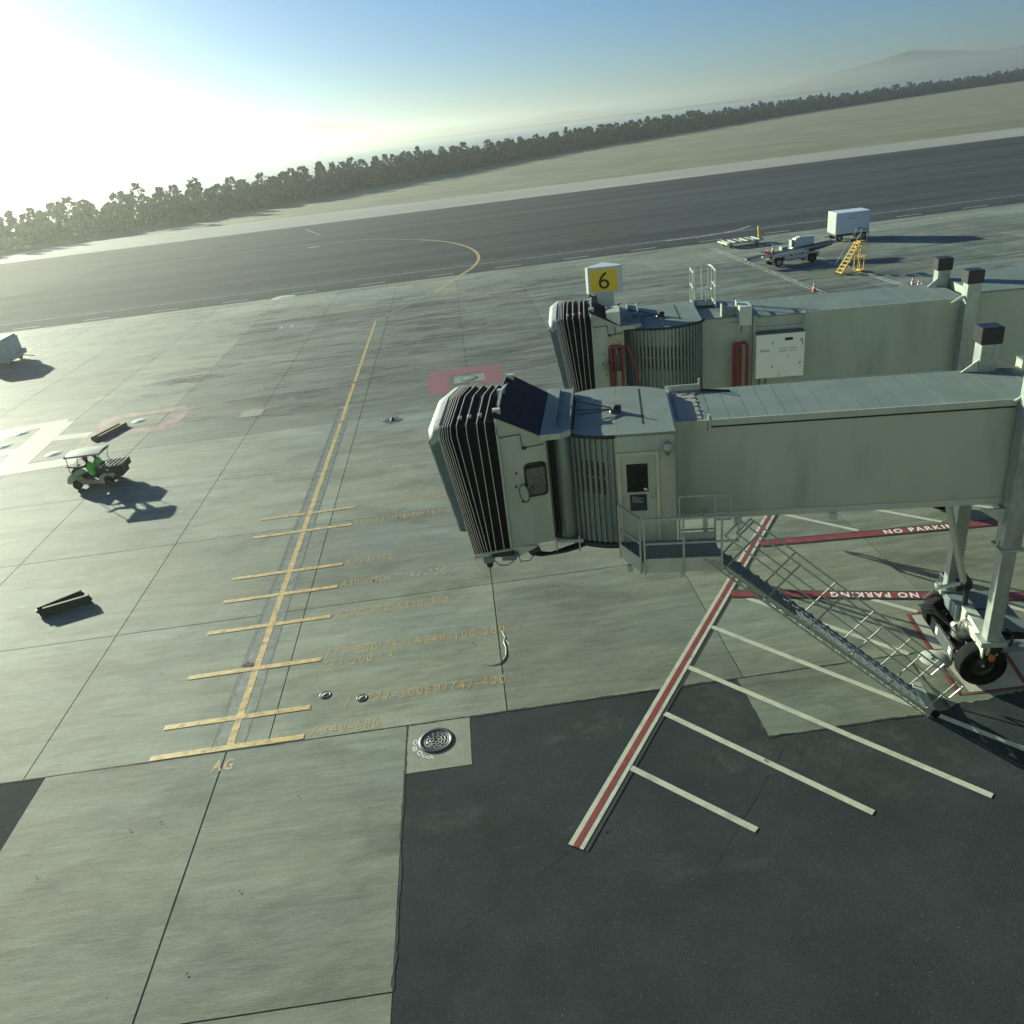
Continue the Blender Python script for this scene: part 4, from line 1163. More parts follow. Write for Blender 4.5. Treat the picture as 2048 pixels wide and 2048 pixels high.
# stairs run from the landing down to the ground, swinging slightly away from the viewer
Sa, Sb = Vector((.78, -2.16, 5.00)), Vector((5.95, -1.44, .06))
sdir = (Sb - Sa).normalized(); run = Vector((Sb.x - Sa.x, Sb.y - Sa.y, 0)).normalized()
swid = Vector((-run.y, run.x, 0))                    # towards the far side
sup = swid.cross(sdir); sup = -sup if sup.z < 0 else sup
WD = .92
stair_far = lambda p: p + swid * WD
for s_, nm in ((0, 'stringer'), (1, 'stringer')):
    a = Sa + swid * WD * s_; b = Sb + swid * WD * s_
    mb = MB()
    mb.bar(a - sup * .045, b - sup * .045, .02, .07, sup)
    mb.bar(a - sup * .015 - swid * .02 * (1 - 2 * s_), b - sup * .015 - swid * .02 * (1 - 2 * s_), .06, .015, sup)
    mb.bar(a - sup * .085 - swid * .02 * (1 - 2 * s_) - sdir * .2, b - sup * .085 - swid * .02 * (1 - 2 * s_), .05, .012, sup)
    mb.build(nm, M['trim'], near)
# lower parallel link bar that keeps the treads level
for s_ in (0, 1):
    a = Sa + swid * WD * s_ - sup * .17 - sdir * .35; b = Sb + swid * WD * s_ - sup * .15
    MB().bar(a, b, .05, .04, sup).build('link_bar', M['galv'], near)
nst = 24
tread = None
for i in range(nst):
    p = Sa.lerp(Sb, (i + .6) / nst) - sup * .05
    if tread is None:
        mb = MB()
        mb.box(-.13, .13, .03, WD - .03, -.015, .0)
        for q in range(5): mb.box(-.12 + q * .055, -.105 + q * .055, .04, WD - .04, .0, .008)
        mb.box(.125, .135, .03, WD - .03, -.05, .006)
        tread = mb.build('tread', M['step'], near); me = tread.data; o = tread
    else:
        o = bpy.data.objects.new('tread', me); COL.objects.link(o); o.parent = near
    o.location = p; o.rotation_euler = (0, 0, math.atan2(run.y, run.x))
    if i % 2 == 0 or i > 18:
        MB().bar(p - swid * .015 - sup * .03, p - swid * .015 - sup * .12 + sdir * .05, .03, .02).build('tread_link', M['cabinet'], near)
HL = .98
for s_ in (0, 1):
    base = [Sa.lerp(Sb, f) + swid * (WD * s_ + (.03 if s_ else -.03)) for f in ((.02, .20, .39, .58, .77, .955) if s_ == 0 else (.06, .25, .44, .63, .82, .97))]
    tops = [b_ + sup * HL for b_ in base]
    mb = MB()
    for b_, t_ in zip(base, tops): mb.bar(b_ - sup * .08, t_, .028)
    mb.build('rail_post', M['rail'], near)
    st, en = tops[0] - sdir * (.1 if s_ else .55), tops[-1] + sdir * .22
    ms, me_ = st - sup * HL * .47, en - sup * HL * .47
    MB().bar(st, en, .036).build('handrail', M['galv'], near)
    MB().bar(ms, me_, .03).build('mid_rail', M['galv'], near)
    MB().bar(en, me_, .034).build('rail_end', M['galv'], near); MB().bar(st, ms, .034).build('rail_end', M['galv'], near)
MB().box(-.10, .10, .0, WD + .1, -.09, .09).build('stair_wheel_axle', M['galv'], near, loc=Sb + Vector((-.1, -.02, .08)))
for s_ in (-.06, WD + .06):
    MB().lathe([(0, -.03), (.09, -.03), (.10, -.02), (.10, .02), (.09, .03), (0, .03)], (0, 0, 0), 'y', 18).build('stair_wheel', M['rubber'], near, loc=Sb + swid * s_ + Vector((0, 0, .04)))

# wheel carriage
CU = 7.52
column(near, CU, -.27, 8.57, 1.35, True, 4.0)
column(near, CU, 2.25, 8.57, 1.30, True, 4.0)
MB().box(CU - .30, CU + .30, -.50, -.05, 1.28, 1.42).build('column_foot', M['galv'], near)
MB().box(CU - .24, CU - .20, -.48, -.08, .95, 1.28).build('foot_plate', M['whitesteel'], near)
MB().box(CU - .32, CU + .30, 2.05, 2.50, 1.22, 1.34).build('column_foot', M['galv'], near)
xb = MB().prism([(-.45, 1.0), (-.45, 1.27), (.55, 1.42), (1.2, 1.42), (1.2, .94), (.55, .94)], CU - .13, CU + .15, 'x').build('cross_beam', M['whitesteel'], near, bevel=.01)
MB().prism([(1.205, .94), (1.205, 1.40), (2.45, 1.22), (2.45, 1.0)], CU - .24, CU + .22, 'x').build('rear_cross_beam', M['blueshade'], near, bevel=.01)  # blue-grey colour carries the shade over the far arm of the beam
for k in range(4):
    MB().lathe([(0, 0), (.022, 0), (.022, .012), (0, .012)], (CU - .153, -.05 + k * .09, 1.12), 'x', 10).build('bolt', M['black'], xb)
MB().lathe([(0, .66), (.27, .66), (.27, .78), (.33, .80), (.33, .87), (.2, .90), (0, .90)], (CU - .05, 1.02, 0), seg=36).build('slewing_ring', M['whitesteel'], near)
MB().lathe([(.0, .30), (.30, .30), (.30, .63), (0, .63)], (CU - .05, 1.02, 0), seg=30).build('turret', M['black'], near)
MB().box(CU - .12, CU + .12, .06, 1.98, .40, .62).build('axle_beam', M['black'], near, bevel=.01)
gd = MB().box(CU - .56, CU - .48, .34, 1.86, .26, .66).build('wheel_guard', M['guard'], near, bevel=.01)
for v_ in (.45, 1.35): MB().box(CU - .566, CU - .561, v_, v_ + .14, .38, .58).build('warning_plate', M['whiteink'], gd)
for v_ in (.25, 1.75): MB().box(CU - .54, CU - .1, v_, v_ + .1, .42, .56).build('guard_arm', M['black'], near)
for v_, nm in ((-.15, 'a'), (2.20, 'b')):
    w = empty('drive_wheel'); w.parent = near; w.location = (CU - .08, v_, .575); w.rotation_euler = (0, 0, R(3))
    ty = MB().lathe([(.30, -.19), (.48, -.205), (.555, -.19), (.575, -.13), (.575, .13), (.555, .19), (.48, .205), (.30, .19)], (0, 0, 0), 'y', 56).build('tyre', M['rubber'], w)
    MB().lathe([(0, -.13), (.10, -.13), (.12, -.09), (.27, -.08), (.305, -.16), (.31, .16), (.27, .08), (0, .08)], (0, 0, 0), 'y', 40).build('rim', M['black'], w)
    MB().lathe([(0, -.165), (.035, -.165), (.04, -.13)], (0, 0, 0), 'y', 14).build('hub_cap', M['galv'], w)
MB().lathe([(0, -.20), (.07, -.20), (.08, -.16), (.08, .0)], (CU - .02, -.52, 1.12), seg=18).build('beacon_light', M['amber'], near)
MB().box(CU - .05, CU + .2, -.5, -.3, 1.1, 1.26).build('beacon_box', M['black'], near)
for v0_, v1_ in ((1.55, 2.35), (.55, 1.4)):
    MB().prism([(CU + .28, v0_), (CU + 1.25, v0_ - .15), (CU + 1.25, v1_), (CU + .28, v1_)], 1.06, 1.10).build('deck_plate', M['blueshade'], near)
MB().box(CU + .25, CU + 1.3, .45, 2.4, .82, .94).build('battery_tray', M['black'], near)
MB().box(CU - .12, CU + .1, 2.5, 2.8, 1.1, 1.5).build('motor', M['black'], near, bevel=.03)
mot = MB().lathe([(0, -.2), (.16, -.2), (.18, -.15), (.18, .15), (.1, .22), (0, .22)], (CU + .05, 1.72, 1.72), 'x', 20).build('drive_motor', M['black'], near)
MB().box(CU - .05, CU + .2, 1.5, 1.9, 1.7, 1.95).build('motor_box', M['iron'], mot)
MB().bar((6.22, .04, 5.02), (CU - .14, 1.25, 2.10), .12, .12).build('brace_strut', M['trim'], near, bevel=.006)
MB().bar((CU - .14, 1.25, 2.08), (CU - .80, 1.30, 1.92), .10, .05).build('brace_arm', M['whitesteel'], near)
MB().lathe([(0, -.06), (.12, -.06), (.12, .06), (0, .06)], (CU - .12, 1.25, 2.02), 'y', 20).build('brace_pivot', M['black'], near)
for q in range(5):
    a = .09 * q
    MB().tube([(CU - 1.0, 1.7 - a, 1.15), (CU - .75, 1.5 - a, 1.28 - .02 * q), (CU - .5, 1.2 - a, 1.05), (CU - .42, .9 - a, .9), (CU - .25, .8, 1.2), (CU - .1, .75 - a, 1.3)], .022, 6).build('hydraulic_hose', M['black'], near)
MB().tube([(CU + .3, -.3, 1.7), (CU + .5, -.32, 1.5), (CU + .45, -.3, 1.1), (CU + .2, -.3, .95)], .03, 6).build('hydraulic_hose', M['black'], near)
MB().bar((CU + .2, -.35, 1.15), (CU + 2.2, -.1, 1.0), .16, .14).build('tow_arm', M['blueshade'], near)
MB().bar((CU - .80, 1.30, 1.92), (CU - .95, 1.5, 1.5), .10, .04).build('brace_arm_end', M['blueshade'], near)
MB().bar((CU - .06, 1.25, 2.0), (CU - .02, 1.25, 1.40), .10, .10).build('brace_post', M['iron'], near)
for v_ in (-.27, 2.25):
    MB().prism([(CU - .75, 5.0), (CU - .2, 5.0), (CU - .2, 4.6)], v_ - .03, v_ + .03, 'y').build('column_gusset', M['trim'], near)
MB().bar((CU - .2, -.27, 4.93), (CU - .2, 2.25, 4.93), .18, .14).build('lift_cross_tie', M['column'], near)
# wider outer tunnel behind the columns
MB().box(8.30, 32, -.10, 2.42, 4.95, 7.68).build('outer_tunnel', M['bridge'], near, bevel=.01)
me = None
for i in range(40):
    if me is None: o = MB().box(.006, .604, -.14, 2.46, 7.68, 7.715).build('outer_roof_panel', M['roof'], near); me = o.data
    else:
        o = bpy.data.objects.new('outer_roof_panel', me); COL.objects.link(o); o.parent = near
    o.location = (8.30 + i * .61, 0, 0)
MB().prism([(7.20, 7.52), (7.50, 7.52), (7.50, 7.72)], -.12, -.08, 'y').build('column_bracket', M['whitesteel'], near)
MB().prism([(6.95, 7.51), (7.32, 7.51), (7.32, 7.80)], 2.1, 2.14, 'y').build('column_bracket', M['whitesteel'], near)
MB().prism([(7.72, 7.52), (8.2, 7.52), (7.72, 7.75)], 2.2, 2.24, 'y').build('column_bracket', M['whitesteel'], near)

# ================= far bridge
FO = (9.562, 25.947, 0)
farb = empty('passenger_boarding_bridge', FO, R(-9.9), 'far grey boarding bridge carrying the yellow number 6 sign and a white power cabinet', 'boarding bridge', 'boarding bridges at the stand')
tunnel(farb, 6.7, 5.10, 7.46, 2.55, .56)
# square link between tunnel and rotunda
MB().box(-1.80, -.02, .0, 2.5, 5.0, 7.50).build('link_housing', M['bridge'], farb, bevel=.01)
MB().box(-1.80, -.02, -.02, 2.52, 7.505, 7.55).build('link_roof', M['roof'], farb)
cab(farb, -1.70, -.29, False, 322, [(11, 26, 6.78, 7.14), (11, 26, 6.36, 6.72)], -1.40, -.15, .9)
MB().box(-.02, .10, -.10, .0, 5.0, 7.52).box(1.62, 1.72, -.06, .0, 7.05, 7.52).box(.10, 1.62, -.08, .0, 7.02, 7.12).build('service_frame', M['bridge'], farb)
MB().box(1.72, 6.4, -.045, .0, 7.38, 7.50).build('edge_trim', M['bridge'], farb)
MB().box(-1.0, -.45, -.05, -.001, 7.28, 7.34).box(-1.02, -.96, -.05, .0, 7.28, 7.46).build('edge_bracket', M['bridge'], farb)
cbn = MB().box(.03, 1.59, -.45, -.05, 5.46, 6.94).build('power_cabinet', M['cabinet'], farb, bevel=.008)
MB().box(.06, .60, -.458, -.45, 5.72, 6.82).box(.605, 1.50, -.458, -.45, 5.76, 6.84).build('cabinet_door', M['cabinet'], cbn)
MB().box(.03, 1.59, -.46, -.02, 6.945, 6.96).build('cabinet_top', M['blueshade'], cbn)
text_mesh('cabinet_text', '180 KVA', M['ink'], cbn, (.16, -.4635, 6.36), (1, 0, 0), (0, 0, 1), .085, .30)
MB().box(.945, 1.20, -.461, -.458, 6.70, 6.80).build('maker_plate', M['notice'], cbn)
mb = MB()
for r_ in (0, 1):
    for c_ in range(9):
        if c_ == 4: continue
        mb.box(.80 + c_ * .0625, .826 + c_ * .0625, -.462, -.458, 6.43 - r_ * .088, 6.465 - r_ * .088)
mb.build('indicator_lamps', M['ink'], cbn)
for u_, z_ in ((.555, 6.64), (.555, 5.84), (1.455, 6.70), (1.455, 5.92)):
    MB().box(u_ - .012, u_ + .012, -.475, -.458, z_ - .04, z_ + .04).build('latch', M['ink'], cbn)
MB().box(1.50, 1.52, -.462, -.458, 6.52, 6.72).build('side_label', M['ink'], cbn)
for u_, z_ in ((1.02, 6.22), (.74, 5.60)):
    MB().box(u_, u_ + .07, -.462, -.458, z_, z_ + .01).box(u_ + .085, u_ + .10, -.462, -.458, z_ - .04, z_ - .02).box(u_ + .02, u_ + .07, -.462, -.458, z_ - .08, z_ - .07).build('small_label', M['ink'], cbn)
for u_ in (.18, .38): MB().tube([(u_ + .02, -.25, 5.46), (u_, -.25, 5.15), (u_ - .02, -.2, 4.95)], .02, 6).build('cabinet_cable', M['black'], farb)
MB().bar((1.40, -.25, 5.0), (1.40, -.25, 5.46), .05).build('cabinet_leg', M['galv'], farb)
tr = MB().box(-1.0, 8.5, -.42, -.38, 4.98, 5.06).box(-1.0, 8.5, -.05, -.02, 4.98, 5.06)
for k in range(20): tr.box(-.9 + k * .48, -.86 + k * .48, -.42, -.02, 4.96, 5.08)
tr.build('cable_tray', M['galv'], farb)
column(farb, 6.70, -.22, 8.40, 1.3, True, 3.9)
column(farb, 6.70, 2.20, 8.40, 1.3, True, 3.9)
MB().prism([(6.1, 7.42), (6.5, 7.52), (6.5, 7.62), (6.4, 7.62)], -.30, -.26, 'y').build('column_bracket', M['whitesteel'], farb)
MB().prism([(6.2, 7.48), (6.5, 7.48), (6.5, 7.74)], 2.02, 2.06, 'y').build('column_bracket', M['whitesteel'], farb)
MB().box(6.92, 26, -.08, 2.66, 4.95, 7.62).build('outer_tunnel', M['bridge'], farb, bevel=.01)
MB().box(6.90, 26, -.12, 2.70, 7.625, 7.66).build('outer_tunnel_roof', M['roof'], farb)
MB().box(6.92, 26, -.10, -.081, 7.40, 7.60).build('edge_trim', M['bridge'], farb)
MB().box(6.60, 6.9, -.4, 2.4, 1.0, 1.3).build('cross_beam', M['whitesteel'], farb)
for v_ in (-.15, 2.20):
    w = empty('drive_wheel'); w.parent = farb; w.location = (6.7, v_, .575)
    MB().lathe([(.30, -.19), (.555, -.19), (.575, -.13), (.575, .13), (.555, .19), (.30, .19)], (0, 0, 0), 'y', 36).build('tyre', M['rubber'], w)
    MB().lathe([(0, -.10), (.31, -.12), (.31, .12), (0, .1)], (0, 0, 0), 'y', 24).build('rim', M['black'], w)
# number sign on its post
sg = empty('gate_sign'); sg.parent = farb
SU, SV = -4.86, .40
def tri(s, z0, z1, nm, m):
    return MB().prism([(SU - .53 * s, SV - .0), (SU + .53 * s, SV - .0), (SU + .62 * s, SV + .14), (SU + .07, SV + .92 * s), (SU - .07, SV + .92 * s), (SU - .62 * s, SV + .14)], z0, z1).build(nm, m, sg, bevel=.01)
tri(1.0, 8.62, 9.46, 'sign_case', M['signwhite'])
MB().prism([(SU - .53, SV), (SU + .53, SV), (SU + .62, SV + .14), (SU, SV + .96), (SU - .62, SV + .14)], 9.465, 9.49).build('sign_lid', M['signwhite'], sg)
MB().box(SU - .46, SU + .45, SV - .012, SV - .002, 8.70, 9.40).build('sign_face', M['signyellow'], sg)
text_mesh('sign_number', '6', M['ink'], sg, (SU + .0, SV - .018, 8.77), (1, 0, 0), (0, 0, 1), .56, .36, align='C', weight=.0)
MB().box(SU - .27, SU + .31, SV + .12, SV + .55, 7.9, 8.61).build('sign_post', M['signwhite'], sg)
MB().bar((SU - .5, SV + .1, 8.0), (SU - .2, SV + .2, 8.25), .05).bar((SU + .5, SV + .1, 8.2), (SU + .25, SV + .2, 8.05), .05).build('sign_stay', M['black'], sg)
# roof boxes that carry the cable hooks
MB().prism([(-4.86, -1.28), (-4.42, -1.28), (-4.42, -.30), (-4.86, -.30)], 7.70, 8.32).build('hoist_box', M['whitesteel'], farb, bevel=.008)
MB().prism([(-.52, -.42), (-.12, -.42), (-.12, .42), (-.52, .42)], 7.30, 7.92).build('hoist_box', M['whitesteel'], farb, bevel=.008)
MB().box(-1.0, -.52, .05, .25, 7.55, 7.85).build('hoist_motor', M['blueshade'], farb)
MB().box(-1.04, -1.0, .0, .3, 7.55, 7.95).box(-.56, -.53, .0, .3, 7.55, 8.02).build('motor_bracket', M['galv'], farb)
# hooped access gate on the far edge of the roof
cg = MB()
z0, z1 = 7.55, 8.80
us = (-1.78, -1.02)
for u_ in us:
    for v_ in (1.55, 1.85, 2.55):
        cg.bar((u_, v_, z0), (u_, v_, z1 + .0), .035)
    for z_ in (z1, z0 + .72, z0 + .12):
        cg.bar((u_, 1.55, z_), (u_, 2.55, z_), .04)
arc = [(-1.40 + .38 * math.cos(R(a)), 2.55 + .38 * math.sin(R(a))) for a in range(0, 181, 20)]
for z_ in (z1, z0 + .45):
    cg.tube([(x, y, z_) for x, y in arc], .022, 6)
for i in (2, 4, 6):
    cg.bar((*arc[i], z0 - .4), (*arc[i], z1), .035)
cg.bar((-1.02, 1.9, z0 + .72), (-1.28, 2.1, z0 + .5), .03); cg.bar((-1.28, 2.1, z0 + .5), (-1.28, 2.1, z0), .03)
cg.build('roof_gate', M['whitesteel'], farb)
MB().box(-1.74, -1.06, 1.6, 2.6, 7.56, 7.64).build('gate_step', M['iron'], farb)
# bare floodlight stub below the bellows
MB().lathe([(0, -.1), (.16, -.06), (.20, .12), (.13, .34), (0, .36)], (-6.25, -1.2, 5.35), seg=18).build('bumper_lamp', M['padwhite'], farb)

# hanging ground-power cables (they hang from the hoists, so they are things of their own)
def hang(name, label, loops, hook, wt):
    o = empty(name, FO, R(-9.9), label, 'power cable', 'red power cables hanging from the far bridge')
    for lp in loops: MB().tube(lp, .045, 10).build('cable_loop', M['hose'], o)
    hx, hv, hz = hook
    MB().tube([(hx, hv, hz + .40), (hx, hv, hz + .12)], .014, 6).build('hook_chain', M['black'], o)
    MB().bar((hx, hv, hz + .14), (hx - wt, hv, hz - .08), .025).bar((hx, hv, hz + .14), (hx + wt, hv, hz - .08), .025).bar((hx - wt, hv, hz - .08), (hx - wt, hv, hz - .26), .018).bar((hx + wt, hv, hz - .08), (hx + wt, hv, hz - .26), .018).build('spreader', M['yellowsteel'] if wt > .15 else M['galv'], o)
    return o
def uloop(u0, u1, v, zt, zb0, zb1, w=.09):
    pts = [(u0, v, zb0)]
    n = 8
    for i in range(5): pts.append((u0, v, zb0 + (zt - .1 - zb0) * (i + 1) / 5))
    for i in range(n + 1):
        a = math.pi * (1 - i / n)
        pts.append(((u0 + u1) / 2 + (u1 - u0) / 2 * math.cos(a), v, zt - .1 + .12 * math.sin(a)))
    for i in range(5): pts.append((u1, v, zt - .1 + (zb1 - zt + .1) * (i + 1) / 5))
    return pts
def long_loop(u0, u1, v, zt, zb):
    a = uloop(u0, u1, v, zt, zb, zb)
    n = 8; bot = []
    for i in range(n + 1):
        t = math.pi * i / n
        bot.append(((u0 + u1) / 2 + (u1 - u0) / 2 * math.cos(t), v, zb - .5 * math.sin(t) * abs(u1 - u0)))
    return a + bot[1:]
hang('power_cable_bundle', 'thick red cable bundle hooked over the cab window of the far bridge',
     [long_loop(-4.82, -4.66, -1.38, 7.22, 2.6), long_loop(-4.78, -4.4, -1.46, 7.24, 1.5),
      [(-4.42, -1.40, 5.2), (-4.42, -1.40, 7.0), (-4.36, -1.40, 7.20), (-4.24, -1.42, 7.20), (-4.15, -1.44, 7.0), (-3.98, -1.50, 6.3), (-3.72, -1.55, 5.4), (-3.5, -1.6, 4.0), (-3.6, -1.6, 2.4), (-4.2, -1.5, 1.5), (-4.6, -1.45, 2.8), (-4.42, -1.40, 5.2)]], (-4.60, -1.40, 7.46), .22)
hang('power_cable_bundle', 'red cable loops hanging from the small hoist left of the white cabinet',
     [long_loop(-.70, -.48, -.42, 6.72, 1.5), long_loop(-.52, -.28, -.46, 6.74, 1.15), long_loop(-.62, -.24, -.40, 6.70, 2.3), [(-.66, -.44, 5.2), (-.9, -.5, 4.0), (-1.1, -.5, 2.6), (-.9, -.5, 1.6), (-.3, -.5, 1.3), (.3, -.5, 1.9), (.4, -.5, 3.2), (.0, -.48, 4.4), (-.36, -.44, 5.2)]], (-.46, -.42, 6.92), .10)
# ---------------------------------------------------------------- vehicles, people and loose equipment
def wheel(parent, x, y, r, w, rim='galv', name='wheel', axis='y'):
    o = empty(name); o.parent = parent; o.location = (x, y, r)
    MB().lathe([(r * .58, -w / 2), (r * .93, -w / 2), (r, -w * .33), (r, w * .33), (r * .93, w / 2), (r * .58, w / 2)], (0, 0, 0), axis, 26).build('tyre', M['rubber'], o)
    MB().lathe([(0, -w * .30), (r * .2, -w * .36), (r * .5, -w * .25), (r * .6, -w * .45), (r * .6, w * .45), (r * .5, w * .25), (r * .2, w * .36), (0, w * .30)], (0, 0, 0), axis, 20).build('rim', M[rim], o)
    return o

# ---- utility cart (x forward, y to its left = towards the viewer)
cart = empty('utility_cart', (-19.67, 39.10, 0), R(179), 'cream roofed utility cart with open bed, two people in green vests aboard', 'utility cart')
for x, y in ((.80, .50), (.80, -.50), (-.80, .50), (-.80, -.50)): wheel(cart, x, y, .235, .20, 'iron')
P = [(1.22, .42), (1.18, .62), (.98, .76), (.60, .62), (.50, .36), (.42, .30), (-.38, .30), (-.46, .52), (-.62, .60), (-.98, .60), (-1.20, .50), (-1.20, .34), (-.42, .26), (1.05, .26)]
for s_ in (1, -1):
    MB().prism([(1.25, .34), (1.22, .55), (1.0, .80), (.78, .62), (.55, .30), (-.30, .28), (-.42, .55), (-.62, .66), (-1.15, .62), (-1.22, .5), (-1.10, .5), (-1.04, .36), (-.98, .50), (-.80, .56), (-.62, .50), (-.55, .30), (-.50, .20), (.50, .20), (.58, .38), (.80, .52), (1.02, .40), (1.08, .30)], .56 * s_, .46 * s_, 'y').build('side_panel', M['cartbody'], cart, bevel=.006)
MB().prism([(1.28, .34), (1.24, .55), (1.00, .82), (.92, .82), (.80, .55), (.95, .34)], -.46, .46, 'y').build('front_cowl', M['cartbody'], cart, bevel=.02)
MB().prism([(.95, .80), (1.0, .84), (.84, 1.02), (.78, 1.0)], -.4, .4, 'y').build('dashboard', M['black'], cart)
MB().box(-1.15, .95, -.46, .46, .22, .30).build('floor_pan', M['black'], cart)
MB().box(-.36, .10, -.52, .52, .48, .66).build('seat', M['navy'], cart, bevel=.03)
MB().box(-.42, -.30, -.52, .52, .66, 1.02).build('backrest', M['navy'], cart, bevel=.03)
MB().box(-1.25, -.42, -.46, .46, .30, .60).build('engine_box', M['black'], cart)
bed = MB().box(-1.62, -.45, -.58, .58, .70, .76).box(-1.62, -.45, .55, .59, .76, 1.0).box(-1.62, -.45, -.59, -.55, .76, 1.0).box(-1.66, -1.62, -.59, .59, .70, 1.02).build('cargo_bed', M['black'], cart, bevel=.006)
mb = MB()
for k in range(5): mb.bar((-1.60 + k * .22, -.56, 1.02), (-1.50 + k * .22, .56, 1.02), .05, .03)
mb.build('bed_slats', M['galv'], cart)
MB().box(-.98, -.86, .592, .60, .80, .87).build('plate', M['whiteink'], cart)
MB().box(-1.5, -1.25, -.5, .5, .38, .62).build('rear_bumper', M['black'], cart)
mb = MB()
mb.grid([[(x, y, 1.74 + .07 * (1 - (y / .62) ** 2) + .03 * math.cos((x + .1) * 1.5)) for y in (-.62, -.5, -.25, 0, .25, .5, .62)] for x in (.96, .86, .5, 0, -.4, -.7, -.80)])
mb.grid([[(x, y, 1.68) for y in (-.60, 0, .60)] for x in (.94, -.79)])
mb.box(.94, .97, -.62, .62, 1.68, 1.78); mb.box(-.81, -.78, -.62, .62, 1.68, 1.78); mb.box(-.80, .96, .59, .62, 1.68, 1.76); mb.box(-.80, .96, -.62, -.59, 1.68, 1.76)
mb.build('canopy_roof', M['cartroof'], cart)
for s_ in (1, -1):
    MB().tube([(1.00, .46 * s_, .84), (.94, .52 * s_, 1.2), (.90, .54 * s_, 1.70)], .02, 8).build('front_post', M['galv'], cart)
    MB().tube([(-.48, .52 * s_, .76), (-.66, .54 * s_, 1.05), (-.60, .54 * s_, 1.2), (-.74, .54 * s_, 1.70)], .02, 8).build('rear_post', M['galv'], cart)
MB().tube([(.88, .28, .95), (.70, .28, 1.05)], .018, 6).tube([(.66 + .02 * math.cos(a / 14 * 6.283), .28 + .17 * math.cos(a / 14 * 6.283), 1.08 + .16 * math.sin(a / 14 * 6.283)) for a in range(14)], .014, 6, closed=True).build('steering_wheel', M['black'], cart)
for s_ in (1, -1): MB().lathe([(0, 0), (.06, .005), (.07, .02), (.07, .04)], (1.21, .30 * s_, .60), 'x', 16).build('headlight', M['whiteink'], cart)

def skin_body(name, chains, parent, m):
    """one continuous body grown over joined bones: chains = list of [(point, radius), ...] sharing joints by position"""
    verts, rad, edges, idx = [], [], [], {}
    for ch in chains:
        prev = None
        for p, r in ch:
            k = tuple(round(c, 4) for c in p)
            if k not in idx: idx[k] = len(verts); verts.append(p); rad.append(r)
            if prev is not None and prev != idx[k]: edges.append((prev, idx[k]))
            prev = idx[k]
    me = bpy.data.meshes.new(name); me.from_pydata(verts, edges, [])
    o = bpy.data.objects.new(name, me); COL.objects.link(o)
    sk = o.modifiers.new('skin', 'SKIN')
    ss = o.modifiers.new('sub', 'SUBSURF'); ss.levels = 1; ss.render_levels = 1
    for i, r in enumerate(rad):
        me.skin_vertices[0].data[i].radius = (r, r) if not isinstance(r, tuple) else r
    me.skin_vertices[0].data[0].use_root = True
    bpy.context.view_layer.update()
    m2 = bpy.data.meshes.new_from_object(o.evaluated_get(bpy.context.evaluated_depsgraph_get()))
    COL.objects.unlink(o); bpy.data.objects.remove(o)
    m2.name = name; m2.materials.clear(); m2.materials.append(m); m2.shade_smooth()
    o = bpy.data.objects.new(name, m2); COL.objects.link(o)
    if parent: o.parent = parent
    return o

